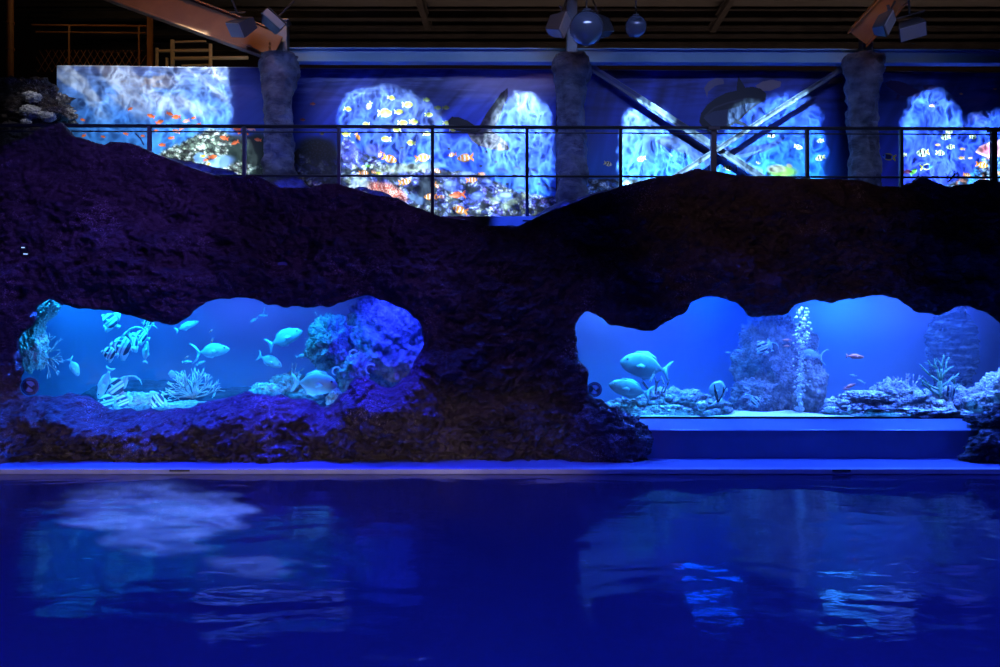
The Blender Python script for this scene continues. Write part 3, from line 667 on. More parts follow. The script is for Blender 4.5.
def paint2(a):
    sea(a, (0.40, 0.42, 0.60), (0.12, 0.24, 0.66), (0.12, 0.36, 0.74), 68, 205, 0.42, 14, 0.55, 0.9)
    a.mix(a.ell(515, 78, 60, 20, 0, .6) * .75, (0.58, 0.55, 0.66)); a.mix((1 - ss(296, 345, a.x)) * 0.6, (0.10, 0.15, 0.50))
    a.mix(ss(.55, .75, nf(a.x * .03, a.y * .3, 77)) * (1 - ss(86, 108, a.y)) * .35, (0.62, 0.66, 0.85))
    pal = [(0.16, 0.18, 0.44), (0.30, 0.30, 0.58), (0.60, 0.62, 0.80), (0.42, 0.34, 0.58), (0.72, 0.70, 0.70), (0.50, 0.48, 0.36), (0.20, 0.22, 0.36)]
    edge = np.interp(a.x, [295, 320, 337, 345, 352, 362, 372, 382, 395, 410, 425, 440, 446, 460, 470, 482, 500, 520, 540, 556], [150, 148, 152, 136, 140, 150, 156, 163, 165, 163, 166, 170, 172, 173, 172, 173, 185, 192, 196, 194])
    edge = edge + 7 * (nf(a.x * .13, a.x * 0, 41, 3) - .5)
    m = ss(-1.5, 1.5, a.y - edge); a.reef(m, pal, 0.22, 23, 0.85)
    a.mix(a.ell(407, 168, 34, 5, -4, .5) * .75, (0.66, 0.64, 0.48)); a.mix(m * a.ell(352, 150, 12, 16, 20, .5) * .5, (0.22, 0.20, 0.60))
    a.mix(a.ell(374, 150, 9, 6, 0, .4) * .7, (0.35, 0.30, 0.66)); a.mix(a.ell(400, 157, 7, 6, 0, .4) * .5, (0.30, 0.28, 0.68))
    a.mix(a.ell(426, 190, 9, 15, 10, .3), (0.06, 0.07, 0.12)); a.mix(a.ell(414, 197, 5, 4, 0, .3), (0.35, .42, .5)); a.mix(a.ell(420, 201, 5, 4, 0, .3), (0.30, .36, .46))
    for (cx, cy, r) in ((452, 186, 9), (478, 196, 7), (466, 176, 8), (505, 197, 8), (487, 183, 6)):
        a.mix(a.ell(cx, cy, r, r * .62, 0, .3) * .8, (0.36, 0.42, 0.72)); a.mix(a.ell(cx, cy - r * .25, r * .7, r * .28, 0, .4) * .6, (0.60, 0.66, 0.90))
    w, cid = worley(a.x * .55, a.y * .5, 61); am = np.maximum(a.ell(384, 190, 17, 7, 12, .4), a.ell(396, 196, 11, 7, 30, .4))
    a.mix(am, (0.86, 0.34, 0.24)); a.mix(am * (1 - ss(.15, .5, w)), (0.98, 0.72, 0.60)); a.mix(a.ell(360, 184, 9, 8, 0, .4) * .7, (0.80, 0.78, 0.74))
    w, cid = worley(a.x * .4, a.y * .4, 65); am = a.ell(318, 150, 20, 12, 10, .35); a.mix(am, (0.05, 0.06, 0.10)); a.mix(am * (1 - ss(.1, .4, w)) * .6, (0.16, 0.20, 0.28))
    a.mix(a.ell(322, 172, 26, 10, 15, .4) * .7, (0.10, 0.12, 0.20))
    for (x, y, r) in ((505, 206, 6), (495, 200, 5), (512, 202, 5)): a.mix(a.ell(x, y, r, r * .6, 0, .4) * .7, (0.78, .80, .55))
    for (x, y, l, an, f) in [(391.5,98,9,10,1),(408,105,12,0,1),(385,113,16,0,1),(399,112,10,0,1),(348,109,9,10,1),(369,106,10,60,-1),(429,115,9,0,1),(403,123,11,0,1),(414,122,10,0,1),(397,130,9,0,-1),(346,134,10,-10,-1),(386,139,11,0,-1),(411,143,10,-8,-1),(427,134,9,0,1),(453,130,8,0,1),(366,124,8,0,-1),(447,123,9,0,1)]:
        a.fish(x, y, l, YE if x != 369 else (0.82, 0.66, 0.60), an, f, 0.34, tail=(0.92, 0.90, 0.55))
    for (x, y, l) in ((427, 100, 8), (438, 108, 8), (446, 108, 8)): a.fish(x, y, l, (0.42, 0.46, 0.18), 0, 1, 0.34)
    a.fish(358, 137, 9, OR, 60, 1, 0.22); a.fish(313, 104, 6, (0.6, 0.25, 0.2), 0, 1, 0.3); a.fish(303, 120, 6, (0.5, 0.18, 0.15), 0, 1, 0.3); a.fish(322, 134, 5, (0.45, 0.4, 0.2))
    for (x, y, l, an, f) in [(390,159,17,20,1),(380,155,8,60,-1),(423,158,17,-8,1),(452,155,10,10,-1),(465,158,18,5,-1),(364,173,11,0,1),(374,172,7,-20,-1),(437,171,10,20,1),(472,180,13,-6,1),(482,174,8,0,1),(405,182,14,-10,1),(430,197,14,0,-1),(460,210,17,-15,-1),(441,197,8,0,1),(437,186,8,50,1)]:
        a.fish(x, y, l, OR, an, f, 0.27, CLOWN)
    a.fish(457, 195, 18, (0.95, 0.36, 0.12), 3, -1, 0.16); a.fish(368, 166, 6, (0.5, 0.75, 0.2)); a.fish(379, 173, 6, (0.85, .8, .2)); a.fish(402, 148, 6, (0.05, 0.06, 0.2), -20, 1, .25)
    for (x, y, l) in ((503, 171, 9), (517, 168, 6), (533, 171, 9), (552, 189, 8), (521, 189, 8), (545, 186, 6)): a.mix(a.ell(x, y, l * .6, l * .28, 15, .4) * .65, (0.03, 0.06, 0.20)); a.mix(a.ell(x, y + 1, l * .4, l * .15, 15, .4) * .5, (.2, .4, .75))
    for (x, y) in ((449, 149), (481, 166), (486, 152), (507, 184), (514, 175), (523, 176), (531, 177), (539, 184), (496, 162)): a.mix(a.ell(x, y, 1.4, 1.1, 0, .5), (0.02, 0.04, 0.15))
    # turtle: dark front flipper, raised flipper, patterned shell
    w, cid = worley(a.x * .22, a.y * .22, 91)
    fl = a.poly([(507.5, 88), (501, 93), (494, 103), (486, 114), (479, 127), (482, 133), (492, 131), (498, 122), (503, 108), (508, 96)])
    sh = a.poly([(467, 133), (472, 141), (479, 146), (490, 149), (500, 150.5), (510, 150), (507, 143), (500, 137), (493, 131), (480, 127), (470, 129)])
    for mk, base in ((sh, (0.27, 0.23, 0.24)), (fl, (0.17, 0.155, 0.19))):
        a.mix(mk, base); a.mix(mk * ss(.28, .5, w), np.array(base) * 1.5); a.mix(mk * (1 - ss(.05, .25, w)) * .7, np.array(base) * .55)
    a.mix(a.poly([(505, 90), (500, 95), (490, 109), (485, 117), (489, 118), (497, 107), (504, 97)]) * .7, (0.10, 0.09, 0.12))
    for P in ([(479, 146), (486, 137), (494, 133)], [(490, 149), (497, 141), (500, 137)], [(486, 137), (497, 141), (508, 147)], [(470, 137), (486, 137)]): a.mix(a.line(P, .6) * .8, (0.14, 0.11, 0.13))
    a.mix(a.poly([(448, 121), (452, 117), (459, 117.5), (468, 121), (477, 127), (482, 130), (476, 133), (466, 133), (456, 131), (449, 127)]), (0.03, 0.03, 0.07))
def paint3(a):
    sea(a, (0.20, 0.22, 0.50), (0.10, 0.22, 0.62), (0.12, 0.42, 0.80), 70, 190, 0.5, 34, 0.45, 0.25)
    for P, col in (([(755, 86), (762, 82), (772, 80), (781, 82), (780, 87), (770, 91), (759, 91)], (0.52, 0.44, 0.46)), ([(704, 88), (708, 82), (716, 78), (723, 79), (724, 84), (715, 86), (708, 92), (707, 98)], (0.42, 0.38, 0.46)), ([(828, 84), (832, 78), (843, 77), (843, 83)], (0.50, 0.42, 0.42))):
        a.mix(a.poly(P) * .85, col)
    D = (0.085, 0.10, 0.17)
    a.mix(a.poly([(736, 91), (737, 82), (738, 76), (740, 80), (745, 88), (752, 87), (760, 89), (766, 94), (765, 100), (756, 106), (745, 115), (738, 122), (728, 128), (716, 130), (703, 128), (699, 122), (701, 113), (707, 105), (716, 98), (726, 93)]), D)
    a.mix(a.poly([(703, 118), (712, 112), (724, 110), (735, 108), (745, 104), (756, 103), (744, 113), (737, 120), (726, 126), (712, 127)]) * .75, (0.20, 0.24, 0.38))
    a.mix(a.line([(705, 116), (714, 108), (728, 103), (746, 99)], 1.0) * .6, (0.24, 0.26, 0.34)); a.mix(a.poly([(735, 119), (742, 122), (750, 127), (741, 126), (733, 123)]), D)
    for P in ([(655, 142), (662, 137), (672, 135), (684, 135), (696, 138), (708, 144), (722, 147), (738, 148), (756, 146), (770, 143), (787, 136), (778, 145), (764, 152), (748, 157), (730, 160), (712, 160), (694, 157), (676, 151), (663, 146)],
              [(686, 152), (692, 160), (696, 172), (702, 176), (700, 162), (698, 153)], [(699, 154), (706, 166), (712, 176), (716, 174), (709, 160)]):
        m = a.poly(P); a.mix(m * .95, (0.13, 0.19, 0.42))
    a.mix(a.poly([(655, 142), (663, 138), (674, 138), (682, 141), (672, 145), (663, 146)]) * .8, (0.10, 0.12, 0.30)); a.mix(a.poly([(700, 156), (720, 157), (745, 154), (764, 149), (748, 157), (730, 160), (712, 160)]) * .6, (0.36, 0.46, 0.68))
    a.mix(a.line([(720, 150), (736, 160), (760, 172)], 3.5) * .5, (0.60, 0.66, 0.85)); a.mix(a.line([(664, 148), (672, 156)], .8) * .5, (.8, .9, 1))
    for (x, y, l, f) in ((641, 159, 10, -1), (798, 147, 9, 1), (820, 141, 8, -1), (820, 158, 11, -1), (728, 168, 10, 1), (608, 164, 9, 1), (758, 163, 5, 1)):
        a.fish(x, y, l, (0.92, 0.90, 0.72), 15, f, 0.34, BANN, tail=(0.9, 0.8, 0.3))
    a.fish(771, 136, 8, (0.95, 0.95, 0.95), 0, 1, .36, [(-.1, .1, (.05, .05, .1))])
    a.mix(a.ell(782, 172, 15, 6, 0, .4) * .85, (0.55, 0.66, 0.18)); a.mix(a.ell(776, 169, 9, 4, 0, .3) * .9, (0.62, 0.52, 0.44)); a.mix(a.ell(789, 166, 3, 2, 20, .3), (.7, .6, .45))
    for (x, y) in ((735, 163), (736, 168), (690, 170), (628, 180), (637, 181), (652, 178)): a.mix(a.line([(x, y - 3), (x, y + 3)], .7), (.03, .06, .15))
    a.reef(ss(-1, 2, a.y - 177 - 3 * nf(a.x * .1, a.x * 0, 3)), [(0.2, 0.35, 0.6), (0.35, 0.5, 0.7), (0.6, 0.7, 0.8)], 0.25, 71)
    a.mix(ss(834, 848, a.x) * .5, (0.08, 0.11, 0.36))
def paint4(a):
    sea(a, (0.20, 0.28, 0.55), (0.15, 0.26, 0.72), (0.22, 0.26, 0.78), 71, 195, 0.4, 54, 0.4, 0.5)
    P = (0.20, 0.17, 0.42)
    a.mix(a.poly([(885, 83), (890, 80.5), (898, 81.5), (906, 84), (914, 89), (921, 92), (918, 96), (909, 97), (901, 96), (893, 91), (887, 87)]), P); a.mix(a.poly([(897, 94), (900, 96), (897, 101), (895, 99)]), P)
    a.mix(a.poly([(922, 86), (930, 85), (939, 87), (931, 90), (924, 90)]), P)
    for (x, y, l, f, an) in ((922, 153, 14, -1, 10), (945, 137, 11, -1, 5), (949, 132, 8, 1, 0), (950, 147, 9, -1, 8), (940, 153, 10, 1, 5), (973, 137, 8, 1, 0), (963, 129, 7, 1, 0), (903, 155, 7, -1, 0), (1030, 140, 10, 1, 0)):
        a.fish(x, y, l, (0.90, 0.92, 0.75), an, f, .38, BANN, tail=(0.9, 0.8, 0.25))
    for (x, y, l) in ((962, 149, 6), (961, 158, 7), (970, 158, 5), (937, 145, 6), (931, 106, 6), (961, 94, 4), (995, 89, 4)): a.fish(x, y, l, (0.95, 0.65, 0.35), 0, -1, .28)
    for (x, y, l, f) in ((926, 167, 14, 1), (888, 157, 16, -1)):
        a.fish(x, y, l, (0.20, 0.40, 0.85), -8, f, .24, [(-.2, .2, (0.06, .1, .35))], tail=(0.9, 0.8, 0.15))
    a.fish(913, 172, 10, (0.45, 0.75, 0.25), -40, 1, .25); a.fish(907, 172, 10, (0.30, .05, .2), 0, 1, .25)
    m = ss(-2, 3, a.y - np.interp(a.x, [890, 930, 955, 972, 980, 1000, 1060], [200, 190, 181, 172, 160, 150, 140])); a.reef(m, [(0.25, 0.5, 0.85), (0.5, 0.65, 0.9), (0.85, 0.5, 0.4), (0.3, 0.4, 0.7), (.75, .8, .9)], 0.28, 83)
    a.mix(a.poly([(975, 152), (980, 146), (990, 142), (1002, 139), (1030, 140), (1040, 150), (1010, 156), (990, 158), (980, 155)]), (0.92, 0.62, 0.66)); a.mix(a.ell(986, 150, 6, 4, 10, .4) * .7, (0.80, 0.30, 0.36))
    for (x, y, l) in ((982, 165, 14), (967, 175, 9), (998, 173, 8), (1012, 168, 12)): a.fish(x, y, l, OR, 10, 1, .26, CLOWN)
    a.mix(ss(.5, .7, nf(a.x * .05 + a.y * .05, a.y * .04, 95)) * a.ell(985, 108, 45, 18, -25, .6) * .6, (0.45, 0.42, 0.78))
mural('mural_banner', 57, 268, 66.5, 68.5, 238, paint1, 'mural of pale surf water with orange fish over green coral')
mural('mural_banner', 291, 556, 69, 70, 238, paint2, 'mural of a turtle, yellow fish and orange clownfish over coral')
mural('mural_banner', 584, 851, 70.5, 72, 238, paint3, 'mural of dark dolphin and paler dolphin behind the crossed braces')
mural('mural_banner', 874, 1050, 72, 73.5, 239, paint4, 'mural of purple dolphins, striped fish and pink coral at the right end')

# ------------------------------------------------------------------ columns, beam, braces
def column(px, label, seed):
    D = dk(px, 14.3); bm = bmesh.new(); c = at(px, 100, D); zt, zb = Z(57, D), WALK_Z - 0.02; s_ = D / F; nseg, nz = 40, 90; g = []
    for j in range(nz):
        t = j / (nz - 1); z = zb + (zt - zb) * t; py = CY - (z - CAMZ) * F / D
        r = np.interp(py, [50, 58, 66, 78, 92, 105, 130, 160, 200], [19, 19.5, 19, 17, 14.5, 13.6, 13.6, 14.5, 15]) * s_
        ox = np.interp(py, [57, 100, 120, 150, 190], [1.5, 0, -0.6, 0.8, 1.5]) * s_
        row = []
        for i in range(nseg):
            a = 2 * math.pi * i / nseg; q = Vector((math.cos(a) * 1.1, math.sin(a) * 1.1, z * 1.7)) + Vector((seed * 5.1, seed, 0))
            k = 1 + 0.20 * fbm(q, 4) + 0.34 * (0.30 - abs(noise.noise(Vector((q.x, q.y, q.z * 2.2)) * 1.2))) + 0.16 * noise.noise(Vector((q.x * 1.6, q.y * 1.6, q.z * 2.6))) + 0.07 * fbm(q * 3, 3)
            row.append(bm.verts.new((c.x + ox + r * k * math.cos(a), D + 0.85 * r * k * math.sin(a), z)))
        g.append(row)
    for j in range(nz - 1):
        for i in range(nseg): bm.faces.new([g[j][i], g[j][(i + 1) % nseg], g[j + 1][(i + 1) % nseg], g[j + 1][i]])
    bm.faces.new(g[-1]); bm.faces.new(list(reversed(g[0])))
    for f in bm.faces: f.smooth = True
    me = bpy.data.meshes.new('rock_column'); me.materials.append(M['column'])
    bmesh.ops.translate(bm, verts=bm.verts, vec=(-c.x, -D, -zb)); bm.to_mesh(me); bm.free()
    o = bpy.data.objects.new('rock_column', me); C.objects.link(o); o.location = (c.x, D, zb); tag(o, label, 'column', 'rockwork columns before the murals', 'thing')
    return o
column(278, 'grey rockwork column between the surf mural and the turtle mural', 1)
column(571, 'grey rockwork column between the turtle mural and the dolphin mural', 2)
column(863, 'grey rockwork column right of the crossed braces', 3)
for px, pt, lab in ((283, 22, 'steel post rising from the rockwork column beside the surf mural'), (571.5, -12, 'steel post rising behind the big globe lamp'), (866, 22, 'steel post rising from the column under the orange rafter')):
    D = dk(px, 14.42); b = MB(); w = 10.5 * D / F; zt, zb = Z(pt, D), Z(60, D)
    for sx in (-1, 1): b.box((X(px, D) + sx * (w / 2 - .01), D, (zt + zb) / 2), (0.02, w, zt - zb))
    b.box((X(px, D), D - w * .35, (zt + zb) / 2), (w - .03, 0.02, zt - zb)); b.box((X(px, D), D, zt), (w + .06, w + .06, 0.03))
    tag(bevel(b.build('steel_post', M['brace']), 0.004), lab, 'post', 'steel posts over the columns')
# long blue beam
D0, D1 = dk(288, 14.6), dk(1040, 14.6); p0 = at(286, 56, D0); p1 = at(1040, 58, D1); b = MB(); h = 12.6 * 14.6 / F
b.bar(p0, p1, 0.04, h)
for s in (-1, 1): b.bar(p0 + Vector((0, -.0, s * h / 2)), p1 + Vector((0, -.0, s * h / 2)), 0.20, 0.025)
o = bevel(b.build('steel_beam', M['beam']), 0.004); tag(o, 'long blue-grey steel beam above the murals', 'beam', kind='thing')
# crossed braces
def brace(pa, pb, D, w, lab):
    a, c = at(pa[0], pa[1], dk(pa[0], D)), at(pb[0], pb[1], dk(pb[0], D)); b = MB()
    t = (c - a).normalized(); n = Vector((0, 1, 0)).cross(t).normalized()
    if n.z < 0: n = -n
    k = w * .55; f = Vector((0, -w * .35, 0))               # an angle section, its corner towards the hall
    for s in (1, -1): b.bar(a + n * s * k * .5 + f * .5, c + n * s * k * .5 + f * .5, .014, w * .66, 0, n * s + f / k)
    for q in (a, c): b.box(q + Vector((0, .03, 0)), (0.32, 0.02, 0.26))
    tag(bevel(b.build('diagonal_brace', M['brace']), 0.003), lab, 'brace', 'crossed braces before the dolphin mural')
brace((588, 66), (771, 184), 14.80, 0.115, 'steel brace running down from the middle column to the right')
brace((846, 66), (664, 184), 14.70, 0.085, 'steel brace running down from the right column to the left')

# ------------------------------------------------------------------ rafters
def ibeam(a, c, web, fl, mats):
    """I section; a, c the ends of the web's middle"""
    a, c = Vector(a), Vector(c); t = (c - a).normalized(); n = Vector((0, 1, 0)).cross(t); n = n.normalized() if n.length > .05 else Vector((0, 0, 1))
    if n.z < 0: n = -n
    s = t.cross(n).normalized(); b = MB(); b.bar(a, c, 0.03, web, 0, n)
    for k in (-1, 1): b.bar(a + n * k * web / 2, c + n * k * web / 2, fl, 0.03, 0, n)
    return b
b = ibeam(at(30, -44, 14.1), at(275, 46, 14.35), 0.50, 0.24, None); o = bevel(b.build('rafter', M['orangesteel']), 0.004); tag(o, 'large orange-brown steel rafter sloping down to the column beside the surf mural', 'rafter', 'rafters')
pe = MB(); pe.box(at(262, 40, 14.15), (0.62, 0.03, 0.40), Matrix.Rotation(R(25), 3, 'Y')); 
for k in range(5): pe.ball(at(269.5, 43 + k * 3.4, 14.1), 0.022)
q = pe.build('end_plate', M['orangesteel'], o); q.matrix_parent_inverse = Matrix.Identity(4)
b = ibeam(at(858, 38, 14.3), at(935, -45, 12.9), 0.40, 0.22, None); o = bevel(b.build('rafter', M['orangesteel']), 0.004); tag(o, 'orange-brown steel rafter rising from the right column', 'rafter', 'rafters')

# ------------------------------------------------------------------ lamps
def floodlight(px, py, d, w, h, dp, rot, label, faceW=True):
    e = empty('floodlight', at(px, py, d), label, 'floodlight', 'floodlights by the columns')
    def add(name, mb, m, bv=0.006):
        o = mb.build(name, m); o.parent = e; bevel(o, bv); return o
    b = MB(); hw, hh = w / 2, h / 2; k = 0.72
    vs = [(-hw, -dp / 2, -hh), (hw, -dp / 2, -hh), (hw, -dp / 2, hh), (-hw, -dp / 2, hh), (-hw * k, dp / 2, -hh * k), (hw * k, dp / 2, -hh * k), (hw * k, dp / 2, hh * k), (-hw * k, dp / 2, hh * k)]
    b.add(vs, [(0, 1, 2, 3), (7, 6, 5, 4), (0, 4, 5, 1), (1, 5, 6, 2), (2, 6, 7, 3), (3, 7, 4, 0)]); hs_ = add('housing', b, M['greyhouse'])
    b = MB(); b.box((0, -dp / 2 - 0.008, 0), (w * .92, 0.02, h * .90)); lc_ = add('lens_cover', b, M['greyface'], .004); lc_.parent = hs_
    b = MB(); b.bar((-hw - .015, 0, 0), (-hw - .015, 0, hh + .10), .012, .05); b.bar((hw + .015, 0, 0), (hw + .015, 0, hh + .10), .012, .05); b.bar((-hw - .02, 0, hh + .10), (hw + .02, 0, hh + .10), .05, .012)
    b.tube([(0, 0, hh + .10), (0, 0, hh + .55)], 0.018, 8); add('bracket', b, M['darksteel'], .002)
    e.rotation_euler = rot; return e
floodlight(243, 26, 13.6, .40, .26, .34, (R(38), R(14), R(-38)), 'dark box floodlight hanging left of the first column post')
floodlight(272, 23, 13.5, .40, .15, .26, (R(-12), R(38), R(22)), 'pale-faced floodlight tilted over the first column')
floodlight(557, 25, 13.8, .24, .40, .30, (R(10), R(22), R(62)), 'box floodlight left of the big globe lamp')
floodlight(603, 27, 14.1, .24, .36, .30, (R(10), R(-18), R(-58)), 'box floodlight half hidden right of the big globe lamp')
floodlight(883, 24, 13.4, .22, .46, .22, (R(8), R(38), R(48)), 'orange-lit floodlight beside the orange rafter')
floodlight(911, 28, 13.5, .42, .26, .34, (R(42), R(-10), R(-22)), 'dark floodlight with pale face hanging right of the orange rafter')
def globe(px, py, d, r, top, label):
    c = at(px, py, d); e = empty('globe_lamp', c, label, 'globe lamp', 'hanging globe lamps')
    b = MB(); b.ball((0, 0, 0), r, 0, 36, 24); o = b.build('globe', M['globe'], smooth=True); o.parent = e
    b = MB(); b.tube([(0, 0, r * .93), (0, 0, r * 1.12)], [r * .34, r * .26], 20); o = b.build('collar', M['greyhouse']); o.parent = e
    b = MB(); b.tube([(0, 0, r * 1.1), (0, 0, top)], 0.015, 10); o = b.build('rod', M['darksteel']); o.parent = e
globe(586.5, 28.5, 13.3, 17 * 13.3 / F, 9.25 - at(586, 28.5, 13.3).z, 'big glossy blue-grey globe lamp hanging before the middle column post')
globe(636, 26.5, 13.6, 10.8 * 13.6 / F, 9.25 - at(636, 26.5, 13.6).z, 'small glossy dark globe lamp hanging right of the big one')

# ------------------------------------------------------------------ service area behind the surf mural
e = empty('mesh_fence', at(90, 70, 17), 'rusty tube fence with wire mesh behind the left mural', 'fence')
fd = 17.0
def fp(px, py): return at(px, py, fd)
b = MB(); b.tube([fp(32, 25), fp(146, 26)], .022); b.build('top_rail', M['orangesteel'], e)
b = MB(); b.tube([fp(36, 32), fp(146, 33)], .018); b.build('middle_rail', M['orangesteel'], e)
for px in (69, 139): b = MB(); b.tube([fp(px, 26), fp(px, 251)], .022); b.build('post', M['orangesteel'], e)
b = MB()
for k in range(16):
    x = 38 + k * 7
    b.tube([fp(x, 72), fp(min(x + 13, 146), 72 - 22 * min(1, (146 - x) / 13))], .006, 5); b.tube([fp(x, 72), fp(max(x - 13, 36), 50 + 22 * max(0, (36 - x + 13) / 13))], .006, 5)
b.build('wire_mesh', M['orangesteel'], e)
b = MB(); b.bar(fp(150, 16), fp(150, 251), 4.6 * fd / F, .1, 0, (0, 1, 0)); o = bevel(b.build('service_post', M['orangesteel']), .01); tag(o, 'square ochre post rising behind the left mural', 'post')
b = MB(); b.tube([at(10, -10, 16.6), at(10, 249, 16.6)], 3.4 * 16.6 / F, 14)
for py in (22, 48): b.tube([at(10, py, 16.6), at(10, py + 2, 16.6)], 4.3 * 16.6 / F, 14)
tag(b.build('vertical_pipe', M['orangesteel'], smooth=False), 'vertical brown pipe in the dark upper left corner', 'pipe')
e = empty('pipe_rack', at(195, 75, 16.8), 'pale pipework stacked behind the left mural under the rafter', 'pipes')
def pp(px, py): return at(px, py, 16.8)
for px, pt, r in ((157, 48, 1.6), (167, 58, 1.4), (172.5, 40, 2.1), (210.5, 44, 1.8)):
    b = MB(); b.tube([pp(px, pt), pp(px, 250)], r * 16.8 / F, 12); b.build('upright_pipe', M['palesteel'], e, smooth=False)
for py, x0, x1, r in ((42, 174, 206, 1.1), (51, 157, 211, 1.6), (58.5, 174, 248, 1.8), (66, 182, 212, 1.5)):
    b = MB(); b.tube([pp(x0, py), pp(x1, py - .8)], r * 16.8 / F, 12); b.build('level_pipe', M['palesteel'], e, smooth=False)
# pale reef rock at the upper left
rr = random.Random(3)
for (px, py, d, w, h, lab) in ((26, 100, 14.6, .62, .34, 'dark reef rock at the upper left, highest of three'), (40, 116, 14.2, .52, .26, 'dark reef rock at the upper left behind the white coral heads'), (22, 158, 13.9, .66, .50, 'low dark reef rock just behind the railing at upper left')):
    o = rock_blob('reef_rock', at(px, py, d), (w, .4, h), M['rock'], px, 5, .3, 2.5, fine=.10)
    tag(o, lab, 'rock', 'reef rocks at upper left')
for (px, py, r, lab) in ((32, 97, .10, 'pale coral head on top of the upper left reef rock'), (31, 112, .12, 'cream coral head left of its twin on the reef rock'), (41, 115, .07, 'small white coral head in the middle of the reef rock'), (48, 117, .09, 'cream coral head at the right of the reef rock'), (26, 122, .06, 'tiny white coral head low on the reef rock')):
    o = rock_blob('white_coral', at(px, py, 13.75), (r * 1.3, r, r * .8), M['palecoral'], px + py, 4, .35, 3.5, fine=.14); tag(o, lab, 'coral', 'coral heads on the upper left reef rock')
# two small status lamps on the rock
b = MB(); c = at(24, 250.5, 11.05); b.box(c, (.09, .06, .14)); o = bevel(b.build('indicator_lamp', M['black']), .01); tag(o, 'small black box with two glowing bars on the left rock face', 'lamp')
for (px, py, w) in ((23, 247.5, .04), (25.5, 254, .055)):
    b = MB(); b.box(at(px, py, 11.015), (w, .012, .014)); q = b.build('light_bar', M['led'], o); q.matrix_parent_inverse = Matrix.Identity(4)

# ------------------------------------------------------------------ fish
def loft_fish(name, H, Wd, prof, mats, tail, fins, filament=None, bellyk=1.0, eye=(0.38, 0.12)):
    """prof: (x, top, bottom) in units of H; tail/fins: outlines in the xz plane"""
    b = MB(); n = 14; rings = []
    for x, zt, zb in prof:
        zc, hh = (zt + zb) / 2 * H, max((zt - zb) / 2 * H, .004); w = Wd * (hh / (H * .5)) ** .8 * (1.0 if x < .2 else 1.0)
        rings.append([(x, w / 2 * math.cos(2 * math.pi * k / n), zc + hh * math.sin(2 * math.pi * k / n)) for k in range(n)])
    m = len(rings); vs = [v for r in rings for v in r]
    fs = [(i * n + k, i * n + (k + 1) % n, (i + 1) * n + (k + 1) % n, (i + 1) * n + k) for i in range(m - 1) for k in range(n)]
    fs += [tuple(range(n)), tuple(range((m - 1) * n, m * n))]; b.add(vs, fs, 0)
    for P in tail + fins: b.plate(P, 0.014, 1)
    for s in (-1, 1):                                            # pectoral fins stand off the flank
        o = len(b.v); b.plate([(.20, -.02), (.10, .05), (.02, .02), (.04, -.07)], .01, 1)
        for i in range(o, len(b.v)):
            x, y, z = b.v[i]; b.v[i] = (x, y + s * (Wd * .48 + (.20 - x) * .35), z - .03 * H)
        b.ball((eye[0], s * Wd * .34, eye[1] * H), .018 + .012 * H, 2, 8, 6, (1, .6, 1))
    if filament: b.tube(filament[0], filament[1], 6, 1)
    bm = b.build(name, mats, smooth=True); me = bm.data; bpy.data.objects.remove(bm)
    return me
TANGP = [(.5, .03, -.10), (.47, .10, -.17), (.42, .24, -.28), (.34, .36, -.38), (.22, .46, -.46), (.08, .50, -.49), (-.06, .46, -.45), (-.18, .34, -.34), (-.27, .18, -.18), (-.32, .09, -.09), (-.36, .07, -.07)]
TT = [[(-.34, .03), (-.40, .07), (-.46, .17), (-.54, .22), (-.49, .10), (-.47, 0), (-.49, -.10), (-.54, -.22), (-.46, -.17), (-.40, -.07), (-.34, -.03)]]
def fins_for(H): return [[(.30, .36 * H), (.22, .53 * H), (0, .60 * H), (-.18, .44 * H), (-.25, .20 * H), (-.1, .38 * H), (.1, .48 * H)], [(.05, -.46 * H), (-.02, -.58 * H), (-.18, -.44 * H), (-.25, -.20 * H), (-.12, -.36 * H)]]
FM = [M['fish'], M['fin'], M['eye']]
ME = {}
ME['tang'] = loft_fish('tang', .40, .15, TANGP, FM, TT, fins_for(.40))
ME['deep'] = loft_fish('deep', .50, .16, TANGP, FM, TT, fins_for(.50))
LY = [[(-.33, .03), (-.37, .08), (-.44, .20), (-.58, .30), (-.66, .26), (-.56, .25), (-.46, .14), (-.42, 0), (-.46, -.14), (-.58, -.25), (-.62, -.30), (-.44, -.20), (-.37, -.08), (-.33, -.03)]]
ME['lyre'] = loft_fish('lyre', .36, .14, TANGP, FM, LY, fins_for(.36))
SP = [(.5, .05, -.08), (.45, .2, -.22), (.36, .36, -.36), (.2, .48, -.48), (0, .5, -.5), (-.18, .36, -.36), (-.3, .2, -.2), (-.38, .12, -.12)]
FK = [[(-.36, .02), (-.44, .10), (-.52, .14), (-.47, 0), (-.52, -.14), (-.44, -.10), (-.36, -.02)]]
ME['slim'] = loft_fish('slim', .26, .12, SP, FM, FK, [[(.2, .12), (.1, .17), (-.2, .13), (-.28, .06)], [(0, -.12), (-.1, -.17), (-.25, -.08)]])
ME['pink'] = loft_fish('pink', .26, .12, SP, [M['pink'], M['pink'], M['eye']], FK, [[(.2, .12), (.1, .17), (-.2, .13), (-.28, .06)], [(0, -.12), (-.1, -.17), (-.25, -.08)]])
BP = [(.5, -.02, -.12), (.45, .04, -.16), (.38, .16, -.22), (.28, .32, -.34), (.14, .46, -.46), (-.02, .5, -.5), (-.16, .42, -.42), (-.26, .22, -.24), (-.31, .12, -.12), (-.35, .10, -.10)]
BF = [[(.14, .34), (.04, .55), (-.08, .60), (-.2, .48), (-.30, .22), (-.26, .12), (-.1, .3)], [(.06, -.34), (-.08, -.56), (-.2, -.52), (-.29, -.22), (-.24, -.14)], [(.16, -.32), (.10, -.52), (.04, -.36)]]
BTL = [[(-.33, .05), (-.48, .13), (-.50, 0), (-.48, -.13), (-.33, -.05)]]
